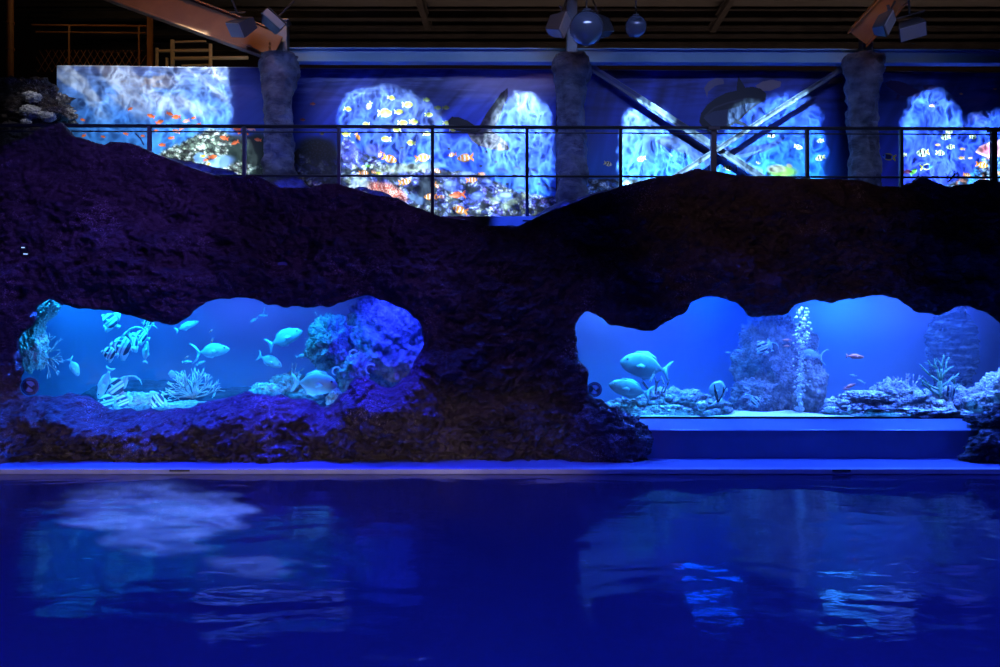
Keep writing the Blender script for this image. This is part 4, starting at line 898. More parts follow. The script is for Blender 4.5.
ME['banner'] = loft_fish('banner', .74, .16, BP, [M['banner'], M['fin'], M['eye']], BTL, BF, ([(.02, 0, .44), (-.10, 0, .66), (-.28, 0, .80), (-.50, 0, .82), (-.68, 0, .74)], [.035, .04, .035, .025, .01]))
ME['bands'] = loft_fish('bands', .70, .16, BP, [M['banner'], M['fin'], M['eye']], BTL, BF)
ME['disc'] = loft_fish('disc', .96, .18, [(.5, .05, -.08), (.46, .2, -.2), (.36, .36, -.36), (.2, .48, -.48), (0, .52, -.52), (-.2, .47, -.47), (-.34, .34, -.34), (-.42, .18, -.18), (-.46, .08, -.08)], FM, [[(-.44, .06), (-.54, .12), (-.54, -.12), (-.44, -.06)]], [[(.1, .46), (-.1, .54), (-.3, .44), (-.38, .28), (-.2, .4)], [(.1, -.46), (-.1, -.54), (-.3, -.44), (-.38, -.28), (-.2, -.4)]])
NAMES = {'tang': 'surgeonfish', 'deep': 'surgeonfish', 'lyre': 'surgeonfish', 'slim': 'wrasse', 'pink': 'pink_fish', 'banner': 'bannerfish', 'bands': 'banded_fish', 'disc': 'disc_fish'}
def fish(kind, px, py, plen, face, pitch, d, label, grp, turn=0, roll=0):
    """face 1: heading right, -1: left; pitch: nose up in degrees; turn: yaw out of the picture plane"""
    nm = NAMES[kind]; o = bpy.data.objects.new(nm, ME[kind]); C.objects.link(o); o.location = at(px, py, d)
    s = plen * d / F; o.scale = (s, s, s)
    m = Matrix.Rotation(R((0 if face > 0 else 180) + turn), 4, 'Z') @ Matrix.Rotation(R(-pitch), 4, 'Y') @ Matrix.Rotation(R(roll), 4, 'X')
    o.rotation_euler = m.to_euler(); return tag(o, label, 'fish', grp)
GL, GR = 'fish in the left tank', 'fish in the right tank'
for a in [
  ('deep', 315, 383.5, 45, 1, -3, 12.22, 'large oval pale fish low at the right of the left tank'),
  ('tang', 285, 338, 37, 1, 24, 12.6, 'pale fish swimming up to the right above the middle of the left tank'),
  ('tang', 270, 361, 26, 1, -24, 12.7, 'smaller pale fish nosing down under the one swimming up'),
  ('slim', 303, 356, 15, 1, 10, 13.0, 'small faint fish between the large oval fish and the arch rock'),
  ('slim', 312, 347, 11, -1, 62, 12.9, 'tiny pale fish standing upright beside the arch rock'),
  ('slim', 263, 315.5, 9, -1, 0, 12.8, 'tiny fish near the tank top, right one of the close trio'),
  ('slim', 254, 320, 9, -1, -32, 12.8, 'tiny fish near the tank top, lowest of the close trio'),
  ('slim', 264, 310, 6, 1, 80, 12.9, 'tiny upright fish near the tank top, highest of the close trio'),
  ('lyre', 212, 351, 35, 1, 8, 12.6, 'pale fish with long forked tail above the bushy coral'),
  ('slim', 187, 326, 25, 1, 22, 12.7, 'slender pale fish just under the hanging rock bulge'),
  ('tang', 74, 367, 20, 1, -62, 12.5, 'pale fish diving steeply right of the sea fan'),
  ('bands', 111, 321, 22, -1, 38, 12.5, 'striped fish tucked under the rock edge at the upper left'),
  ('banner', 123, 346, 27, -1, 14, 12.35, 'striped bannerfish with trailing fin in the middle of the left shoal'),
  ('banner', 110, 353, 18, -1, 16, 12.25, 'striped bannerfish lowest of the shoal in mid water'),
  ('bands', 133, 343, 18, -1, -6, 12.6, 'striped fish half behind the larger bannerfish'),
  ('banner', 142, 336, 17, -1, 22, 12.7, 'striped bannerfish above the white hanging fish'),
  ('bands', 148, 323, 13, -1, 8, 12.9, 'small striped fish close under the rock bulge'),
  ('slim', 146, 352, 22, 1, 84, 12.4, 'white fish hanging head up in mid water'),
  ('slim', 104.5, 383, 33, -1, -70, 12.3, 'bright cyan fish standing nose down by the coral mound', 20),
  ('banner', 116, 387, 26, -1, 42, 12.45, 'striped bannerfish tilted up beside the bright cyan fish'),
  ('bands', 107, 402, 22, -1, 62, 12.4, 'striped fish at the sand left of the pale coral mound'),
  ('bands', 123, 402, 19, -1, 55, 12.35, 'striped fish against the left flank of the pale coral mound'),
  ('bands', 158, 400, 20, -1, -50, 12.3, 'striped fish between the coral mound and the bushy coral'),
  ('slim', 187, 362, 10, 1, 4, 12.5, 'tiny pale fish on the left top of the bushy coral'),
  ('slim', 201, 363, 10, 1, 24, 12.5, 'tiny pale fish on the right top of the bushy coral'),
  ('disc', 172, 374, 7, 1, 0, 12.4, 'tiny round fish at the left edge of the bushy coral'),
  ('slim', 214, 395, 7, 1, 60, 12.2, 'tiny fish at the foot of the bushy coral'),
  ('pink', 212, 341, 6, 1, 70, 12.4, 'tiny pink fish right above the fork-tailed fish'),
  ('pink', 211, 331, 5, 1, 40, 12.5, 'tiny pink fish, highest of those over the bushy coral'),
  ('pink', 187, 357, 5, 1, 30, 12.4, 'tiny pink fish left of the long forked tail'),
]:
    k, px, py, l, f, p, d, lab = a[:8]; fish(k, px, py, l, f, p, d, lab, GL, a[8] if len(a) > 8 else 0)
for a in [
  ('deep', 645, 366, 50, -1, 12, 12.4, 'large pale fish swimming left over the coral twig'),
  ('tang', 630, 389, 43, -1, 14, 12.3, 'pale fish low left, below the large one'),
  ('disc', 718, 390, 18, -1, 0, 12.48, 'round cyan disc-shaped fish behind the dark twig'),
  ('lyre', 810, 355, 28, -1, 8, 13.0, 'faint pale fish with forked tail right of the bubbles'),
  ('banner', 763, 347, 16, -1, 55, 12.8, 'pale fish with trailing fin left of the bubbles'),
  ('slim', 770, 345, 14, -1, 70, 12.9, 'slender pale fish diving beside the trailing-finned fish'),
  ('slim', 738, 350.5, 9, -1, 0, 13.0, 'tiny pale fish, right one of the pair in dark water'),
  ('slim', 728, 352.5, 6, -1, 0, 13.0, 'tiny pale fish, left one of the pair in dark water'),
  ('banner', 755, 401, 13, 1, 35, 12.5, 'small striped fish at the foot of the tall pillar rock'),
  ('banner', 950, 391, 17, -1, -8, 12.3, 'blue and white striped fish beside the green tree coral'),
  ('pink', 855, 356.5, 18, 1, -4, 12.5, 'slender pink fish in mid water of the right tank'),
  ('pink', 850, 386, 12, 1, 20, 12.4, 'pink fish just over the table coral'),
  ('pink', 846, 389, 7, -1, 0, 12.35, 'tiny pink fish touching the left edge of the table coral'),
  ('slim', 853, 375.5, 8, -1, 6, 12.6, 'tiny pale fish over the table coral, upper one of two'),
  ('slim', 861, 381.5, 9, -1, 26, 12.6, 'tiny pale fish over the table coral, lower one of two'),
  ('pink', 787, 340, 9, -1, 0, 12.6, 'tiny pink fish left of the bubbles, upper one'),
  ('pink', 787, 346, 7, -1, 0, 12.6, 'tiny pink fish left of the bubbles, lower one'),
  ('slim', 586, 374, 9, -1, 60, 12.3, 'tiny pale fish above the round sticker of the right tank'),
]:
    k, px, py, l, f, p, d, lab = a[:8]; fish(k, px, py, l, f, p, d, lab, GR)

# ------------------------------------------------------------------ corals and rocks in the tanks
def branches(rnd, p, d, L, r, depth, spread, out, flat=None, kids=(2, 3), shrink=.74, up=0.0):
    seg = [Vector(p)]; q = Vector(p); dd = Vector(d).normalized()
    for k in range(3):
        dd = (dd + Vector((rnd.uniform(-1, 1), rnd.uniform(-1, 1), rnd.uniform(-1, 1))) * .16 + Vector((0, 0, up))).normalized()
        if flat is not None: dd.y *= flat; dd.normalize()
        q = q + dd * L / 3; seg.append(q.copy())
    out.append((seg, r, r * .68, depth))
    if depth == 0: return
    for k in range(rnd.randint(*kids)):
        nd = (dd + Vector((rnd.uniform(-1, 1), rnd.uniform(-1, 1), rnd.uniform(-1, 1))) * spread).normalized()
        branches(rnd, seg[-1] if k else seg[-1 - (rnd.random() < .4)], nd, L * shrink * rnd.uniform(.8, 1.15), r * .68, depth - 1, spread, out, flat, kids, shrink, up)
def coral(name, mats, label, base, segs, group=None, cat='coral', n=6):
    b = MB()
    for seg, r0, r1, dep in segs:
        k = len(seg); b.tube(seg, [r0 + (r1 - r0) * i / (k - 1) for i in range(k)], n, 1 if (dep == 0 and len(mats) > 1) else 0)
    o = b.build(name, mats, smooth=True, origin=base); return tag(o, label, cat, group)
# bushy staghorn coral
rnd = random.Random(11); c = at(193, 398, 12.65); segs = []
for k in range(24):
    a = rnd.uniform(0, 2 * math.pi); e_ = rnd.uniform(.05, 1.0)
    branches(rnd, c, (math.cos(a) * (1.25 - e_ * .8), math.sin(a) * .8 * (1.2 - e_), .18 + e_), .23, .012, 2, .62, segs, None, (2, 3), .72, .02)
coral('staghorn_coral', [M['branch'], M['tip']], 'bushy branching coral with pale tips in the middle of the left tank', c, segs)
o = rock_blob('rock_mound', at(190, 408, 12.6), (.50, .3, .10), M['palecoral'], 5, 5, .25, 2.5, fine=.12); tag(o, 'pale rubble mound under the bushy coral', 'rock')
# pale coral mound with fish
o = rock_blob('coral_mound', at(137, 404, 12.75), (.36, .32, .17), M['palecoral'], 6, 5, .22, 2.2, fine=.10); tag(o, 'pale cyan-lit coral mound at the left tank bottom', 'coral')
o = rock_blob('coral_mound', at(112, 405, 12.7), (.22, .22, .13), M['palecoral'], 16, 4, .22, 2.2, fine=.10); tag(o, 'small pale coral mound behind the striped fish at the sand', 'coral')
# dim ridge of rock behind
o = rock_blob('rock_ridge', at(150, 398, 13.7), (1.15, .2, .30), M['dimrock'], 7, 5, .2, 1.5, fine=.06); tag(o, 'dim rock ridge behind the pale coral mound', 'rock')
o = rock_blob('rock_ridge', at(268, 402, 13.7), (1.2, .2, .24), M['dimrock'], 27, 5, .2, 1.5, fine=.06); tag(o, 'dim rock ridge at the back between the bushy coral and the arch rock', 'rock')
# left wall rocks: sea fan rock, upper hanging rock
o = rock_blob('encrusted_rock', at(31, 344, 12.35), (.20, .20, .36), M['palecoral'], 8, 5, .35, 2.0, fine=.14); o.rotation_euler = (0, R(-8), 0); tag(o, 'bright coral-encrusted rock at the left end of the left tank', 'rock')
o = rock_blob('encrusted_rock', at(44, 311, 12.3), (.13, .14, .30), M['palecoral'], 18, 5, .35, 2.0, fine=.14); o.rotation_euler = (0, R(40), 0); tag(o, 'small bright rock hanging at the upper left tank corner', 'rock')
rnd = random.Random(5); c = at(38, 357, 12.4); segs = []
for dv in ((1, -.1, .35), (1, 0, .05), (1, .1, -.2), (.8, 0, .7), (1, 0, -.05), (.7, -.1, -.45)): branches(rnd, c, dv, .17, .012, 3, .5, segs, .35, (2, 2), .70, 0)
coral('sea_fan', [M['branch'], M['tip']], 'spreading twiggy sea fan growing from the bright rock', c, segs)
# low rocks and arch at the right of the left tank
o = rock_blob('coral_mound', at(268, 394, 12.6), (.30, .28, .17), M['palecoral'], 9, 5, .2, 2.4, fine=.12); tag(o, 'speckled coral mound below the diving fish', 'coral')
o = rock_blob('coral_mound', at(288, 390, 12.8), (.30, .28, .24), M['tankrock'], 19, 5, .3, 2.4, fine=.14); tag(o, 'rough coral mound behind the tail of the large oval fish', 'coral')
o = rock_blob('coral_mound', at(306, 399, 12.55), (.24, .22, .12), M['tankrock'], 29, 5, .3, 2.4, fine=.14); tag(o, 'low rough coral mound under the large oval fish', 'coral')
rnd = random.Random(8); c = at(293, 376, 12.75); segs = []
for dv in ((-.1, 0, 1), (.35, 0, .9), (.8, 0, .35)): branches(rnd, c, dv, .13, .010, 1, .5, segs, .5, (2, 2), .7, 0)
coral('twig_coral', [M['branch']], 'thin pale twig coral rising by the tail of the large oval fish', c, segs)
o = rock_blob('arch_rock', at(330, 342, 12.75), (.28, .26, .38), M['darkreef'], 12, 5, .35, 1.9, fine=.14); tag(o, 'dark overgrown rock hanging left of the large blue boulder', 'rock')
o = rock_blob('arch_rock', at(316, 350, 12.65), (.15, .14, .16), M['tankrock'], 13, 5, .35, 2.2, fine=.16); tag(o, 'knobbly overgrown rock end beside the tiny upright fish', 'rock')
o = rock_blob('arch_rock', at(353, 374, 12.6), (.20, .2, .30), M['tankrock'], 14, 5, .3, 2.0, fine=.12); o.rotation_euler = (0, R(28), 0); tag(o, 'rough rock foot between the large oval fish and blue boulder', 'rock')
o = rock_blob('arch_rock', at(334, 400, 12.2), (.10, .09, .16), M['palecoral'], 15, 5, .25, 2.0, fine=.12); o.rotation_euler = (0, R(18), 0); tag(o, 'pale coral-grown stone at the lower right tank corner', 'rock')
o = rock_blob('blue_boulder', at(388, 346, 13.2), (.74, .5, .84), M['tankrock'], 22, 6, .22, 1.7, fine=.10); tag(o, 'large rough boulder lit deep blue at the right of the left tank', 'rock')
rnd = random.Random(9); c = at(328, 333, 12.5); segs = []
for dv in ((-.7, 0, .8), (-1, 0, .15), (-.9, -.1, .45), (-.9, 0, -.3)): branches(rnd, c, dv, .17, .010, 2, .42, segs, .5, (1, 2), .75, 0)
coral('twig_coral', [M['branch']], 'thin twig coral reaching left from the overgrown arch rock', c, segs)
for (px, py, r, lab) in ((354, 354, .06, 'curled pale tube coral high on the blue boulder'), (371, 369, .07, 'curled pale tube coral low on the blue boulder'), (337, 371, .06, 'pale curved tube coral on the arch rock')):
    b = MB(); c = at(px, py, 12.17 if px > 340 else 12.35); P = [c + Vector((r * math.cos(t), -.02 * t, r * math.sin(t))) for t in np.linspace(.6, 4.6, 12)]
    b.tube(P, [.016 - .0006 * i for i in range(12)], 7); o = b.build('tube_coral', M['tip'], smooth=True, origin=c); tag(o, lab, 'coral', 'curled tube corals')

# right tank
for i, (px, py, d, r, m, lab) in enumerate([
  (628, 410, 12.5, (.30, .28, .12), 'tankrock', 'low reef rock at the left end of the right tank'),
  (655, 407, 12.7, (.36, .30, .18), 'tankrock', 'low reef rock under the brown twig coral'),
  (684, 406, 12.6, (.40, .32, .17), 'tankrock', 'rounded reef rock right of the brown twig coral'),
  (668, 412, 12.35, (.32, .25, .09), 'palecoral', 'flat pale rubble before the brown twig coral'),
  (706, 409, 12.55, (.34, .28, .12), 'tankrock', 'low reef rock under the round disc fish'),
  (640, 413, 12.3, (.20, .2, .07), 'palecoral', 'small pale rubble heap at the left end of the right tank')]):
    o = rock_blob('reef_mound', at(px, py, d), (r[0], r[1], r[2] * 1.35), M[m], 30 + i, 5, .3, 2.4, fine=.15); tag(o, lab, 'rock', 'reef rocks at the left of the right tank')
rnd = random.Random(21); c = at(656, 405, 12.5); segs = []
for dv in ((.05, 0, 1), (-.35, 0, .9), (.55, 0, .75), (.9, 0, .55)): branches(rnd, c, dv, .22, .024, 2, .4, segs, .5, (2, 2), .68, 0)
coral('twig_coral', [M['brownfan']], 'brown branching twig coral under the large pale fish', c, segs)
for i, (px, py, l, an) in enumerate(((650, 378, .16, 25), (636, 395, .18, 60), (664, 380, .12, -20))):
    rnd = random.Random(40 + i); c = at(px, py + 4, 12.35); segs = []; branches(rnd, c, (math.sin(R(an)), 0, math.cos(R(an))), l * .5, .016, 2, .5, segs, .5, (2, 3), .7, 0)
    coral('soft_coral', [M['tip']], ('cyan soft coral tuft at the top of the brown twig coral', 'cyan soft coral tuft right of the lower pale fish', 'small cyan coral tuft right of the brown twig top')[i], c, segs, 'soft coral tufts')
rnd = random.Random(33); c = at(718, 402, 12.25); segs = []
for dv in ((-.45, 0, 1), (.05, 0, 1), (.5, 0, .9)): branches(rnd, c, dv, .16, .014, 1, .3, segs, .3, (2, 2), .7, .05)
coral('dark_twig', [M['darktwig']], 'dark twig standing before the round disc fish', c, segs, None, 'twig')
def rubble(name, n, x0, x1, top, d0, d1, seed, label, ms):
    rnd = random.Random(seed); b = MB()
    for k in range(n):
        px = rnd.uniform(x0, x1); d = rnd.uniform(d0, d1); t = top(px); py = 415 - (415 - t) * rnd.random() ** .7; r = rnd.uniform(.035, .085); o_ = len(b.v)
        b.ball((0, 0, 0), r, rnd.randrange(len(ms)), 14, 9, (rnd.uniform(.8, 1.5), 1, rnd.uniform(.6, 1.1))); c = at(px, py, d + (415 - py) * .012)
        for i in range(o_, len(b.v)):
            v = Vector(b.v[i]); kk = 1 + .5 * fbm(v * 18 + c * 3, 3); b.v[i] = tuple(v * kk + c)
    o = b.build(name, ms, smooth=True); return tag(o, label, 'rubble', kind='stuff')
rubble('coral_rubble', 110, 614, 728, lambda p: 402 - 9 * math.exp(-((p - 665) / 26) ** 2), 12.15, 12.5, 3, 'loose coral rubble heaped along the left of the right tank', [M['tankrock'], M['palecoral'], M['darkreef']])
rubble('coral_rubble', 190, 828, 990, lambda p: 402 - 9 * math.exp(-((p - 895) / 24) ** 2) - 4 * math.exp(-((p - 962) / 20) ** 2), 12.12, 12.5, 4, 'loose coral rubble heaped along the right of the right tank', [M['tankrock'], M['palecoral'], M['darkreef']])
# tall pillar rock with bubbles
o = rock_blob('pillar_rock', at(778, 378, 13.3), (.62, .38, 1.0), M['darkreef'], 41, 6, .30, 1.5, fine=.09); tag(o, 'tall dim rock pillar in the middle of the right tank', 'rock')
o = rock_blob('pillar_rock', at(806, 393, 13.1), (.30, .3, .46), M['tankrock'], 42, 5, .22, 1.8, fine=.12); tag(o, 'shorter rough rock at the right foot of the tall pillar', 'rock')
o = rock_blob('pillar_rock', at(754, 398, 13.0), (.36, .3, .30), M['darkreef'], 43, 5, .25, 1.8, fine=.12); tag(o, 'rough rock at the left foot of the tall pillar', 'rock')
rnd = random.Random(2); b = MB()
for k in range(420):
    t = rnd.random() ** .8; py = 306 + 106 * t; sp = 7.5 if py < 345 else 3.6
    b.ball(at(803 - 3.5 * t + rnd.gauss(0, sp * (.55 if rnd.random() < .8 else 1.1)), py, 12.6 + rnd.uniform(-.1, .1)), rnd.uniform(.006, .021) * (1.2 if py < 345 or py > 385 else .75), 0, 7, 5)
o = b.build('bubble_column', M['bubble'], smooth=True); tag(o, 'stream of white air bubbles rising in the right tank', 'bubbles', kind='stuff')
# right reef
for i, (px, py, d, r, m, lab) in enumerate([
  (845, 413, 12.4, (.34, .28, .10), 'darkreef', 'dark violet reef rock left of the table coral'),
  (893, 403, 12.7, (.36, .32, .24), 'tankrock', 'rough reef rock under the pale branching coral'),
  (868, 411, 12.35, (.38, .28, .10), 'darkreef', 'violet-lit reef rock below the table coral'),
  (912, 408, 12.5, (.38, .30, .17), 'tankrock', 'reef rock in front of the pale branching coral'),
  (938, 407, 12.6, (.36, .3, .19), 'tankrock', 'reef rock round the foot of the green tree coral'),
  (962, 406, 12.6, (.38, .3, .19), 'tankrock', 'reef rock right of the green tree coral'),
  (925, 414, 12.2, (.60, .2, .07), 'palecoral', 'flat pale rubble along the glass before the green coral'),
  (982, 409, 12.5, (.26, .24, .15), 'tankrock', 'low reef rock beside the big pale rock at the right end'),
  (1006, 400, 12.45, (.40, .3, .30), 'palecoral', 'big pale rock at the right end of the right tank')]):
    o = rock_blob('reef_mound', at(px, py, d), (r[0], r[1], r[2] * 1.3), M[m], 50 + i, 5, .3, 2.4, fine=.15); tag(o, lab, 'rock', 'reef rocks at the right of the right tank')
o = rock_blob('table_coral', at(864, 398, 12.5), (.36, .3, .11), M['palecoral'], 60, 5, .15, 3, fine=.2); tag(o, 'wide speckled table coral under the pink fish', 'coral')
o = rock_blob('table_coral', at(885, 401, 12.45), (.15, .15, .10), M['greencoral'], 61, 5, .15, 3, fine=.2); tag(o, 'small green coral right of the table coral', 'coral')
rnd = random.Random(14); c = at(907, 398, 12.65); segs = []
for dv in ((-.5, 0, .9), (.12, 0, 1), (.6, 0, .9), (.95, 0, .2), (-.9, 0, .5)): branches(rnd, c, dv, .17, .017, 2, .45, segs, .4, (2, 2), .75, .04)
coral('branching_coral', [M['purplecoral']], 'pale leafless branching coral left of the green tree coral', c, segs)
rnd = random.Random(17); c = at(940.5, 408, 12.4); segs = [([c, c + Vector((.01, 0, .2)), c + Vector((-.02, 0, .42))], .045, .034, 2)]
for zz, dv in ((.15, (.8, 0, .35)), (.2, (-.9, 0, .4)), (.28, (-1, 0, .2)), (.32, (.85, 0, .55)), (.38, (-.7, .1, .75)), (.42, (.1, 0, 1)), (.42, (.55, 0, .85)), (.42, (-.4, 0, .95)), (.1, (-.9, 0, .1))):
    branches(rnd, c + Vector((0, 0, zz)), dv, .19, .022, 2, .5, segs, .5, (2, 2), .66, .03)
coral('tree_coral', [M['greencoral']], 'green tree-like coral with thick trunk at the right', c, segs)
# layered pale rock at the back right
o = rock_blob('layered_rock', at(952, 348, 13.6), (.38, .25, .75), M['streakrock'], 71, 6, .22, 1.6, fine=.05)
for v in o.data.vertices: v.co.x += .06 * fbm(Vector((v.co.x * 1.5, 3, v.co.z * 14)), 3); v.co.y += .07 * fbm(Vector((v.co.x * 2.5, 7, v.co.z * 16)), 3)
tag(o, 'dim layered rock standing behind the green tree coral', 'rock')

# ------------------------------------------------------------------ stickers on the glass
def sticker(px, py, r, label):
    d = 11.985; c = at(px, py, d); s = r * d / F; e = empty('warning_sticker', c, label, 'sticker', 'round prohibition stickers')
    def ring(name, r0, r1, y, m, n=40):
        b = MB(); vs = []
        for rr_ in (r0, r1):
            for yy in (y, y - .003): vs += [(rr_ * math.cos(2 * math.pi * k / n), yy, rr_ * math.sin(2 * math.pi * k / n)) for k in range(n)]
        fs = []
        for k in range(n):
            k2 = (k + 1) % n; a0, a1, b0, b1 = k, n + k, 2 * n + k, 3 * n + k; c0, c1, d0, d1 = k2, n + k2, 2 * n + k2, 3 * n + k2
            fs += [(a0, b0, d0, c0), (a1, c1, d1, b1), (a0, c0, c1, a1), (b0, b1, d1, d0)]
        b.add(vs, fs); o = b.build(name, m); o.parent = e; return o
    ring('backing_disc', .001, s * .98, 0.0, M['stickerpale']); ring('prohibition_ring', s * .62, s * .76, -.004, M['stickerdark'])
    b = MB(); b.box((0, -.0055, 0), (s * 1.3, .003, s * .13), Matrix.Rotation(R(40), 3, 'Y')); o = b.build('slash', M['stickerdark']); o.parent = e
    b = MB(); b.plate([(x * s, z * s) for x, z in ((-.60, -.05), (-.52, .28), (-.38, .36), (-.28, .16), (-.16, .02), (-.26, -.16), (-.40, -.36), (-.54, -.26))], .003)
    b.plate([(x * s, z * s) for x, z in ((.60, .02), (.50, .16), (.34, .10), (.24, -.06), (.14, -.16), (.30, -.26), (.50, -.26))], .003)
    for i in range(len(b.v)): b.v[i] = (b.v[i][0], b.v[i][1] - .0055, b.v[i][2])
    o = b.build('hand_mark', M['stickerdark']); o.parent = e
    ring('outer_ring', s * .84, s * .92, -.004, M['stickerdark'])
sticker(30, 386.5, 9.2, 'round prohibition sticker at the left end of the left tank glass')
sticker(594.5, 389.5, 7.8, 'round prohibition sticker at the left end of the right tank glass')

# ------------------------------------------------------------------ dry sprigs of artificial coral on the rock
SPR = [(948, 176, 12.0, .16, 'spiky dark sprig on the crest before the right mural'), (918, 174, 12.0, .10, 'small dark sprig on the crest bump at the right'), (885, 226, 11.35, .26, 'dry brown sprig on the rock above the right tank'), (908, 222, 11.35, .22, 'dry twig with forked tip right of the brown sprig'),
       (296, 214, 11.4, .24, 'pale violet sprig on the rock below the first column'), (280, 238, 11.25, .22, 'pale violet sprig low on the rock left of the turtle mural'), (146, 228, 11.25, .18, 'violet sprig on the left rock face, upper one'), (168, 250, 11.2, .18, 'violet sprig on the left rock face, lower one'), (622, 178, 12.0, .08, 'tiny dark sprig on the crest left of the crossed braces')]
for i, (px, py, d, h, lab) in enumerate(SPR):
    rnd = random.Random(70 + i); c = at(px, py + 6, d + .12); segs = []
    for k in range(4): branches(rnd, c, (rnd.uniform(-.8, .8), -.5, .8), h * .55, h * .045, 2, .6, segs, None, (2, 2), .7, .05)
    coral('coral_sprig', [M['darktwig'] if py < 180 else M['moss']], lab, c, segs, 'coral sprigs on the rock wall')

# ------------------------------------------------------------------ lights
def area(name, loc, target, w, h, power, col, spread=180):
    l = bpy.data.lights.new(name, 'AREA'); l.shape = 'RECTANGLE'; l.size = w; l.size_y = h; l.energy = power; l.color = col; l.spread = R(spread)
    o = bpy.data.objects.new(name, l); C.objects.link(o); o.location = loc
    o.rotation_euler = (Vector(target) - Vector(loc)).to_track_quat('-Z', 'Y').to_euler(); return o
def point(name, loc, power, col, r=.08):
    l = bpy.data.lights.new(name, 'POINT'); l.energy = power; l.color = col; l.shadow_soft_size = r
    o = bpy.data.objects.new(name, l); C.objects.link(o); o.location = loc; return o
def spot(name, loc, target, power, col, ang, blend=.5, r=.05):
    l = bpy.data.lights.new(name, 'SPOT'); l.energy = power; l.color = col; l.spot_size = R(ang); l.spot_blend = blend; l.shadow_soft_size = r
    o = bpy.data.objects.new(name, l); C.objects.link(o); o.location = loc
    o.rotation_euler = (Vector(target) - Vector(loc)).to_track_quat('-Z', 'Y').to_euler(); return o

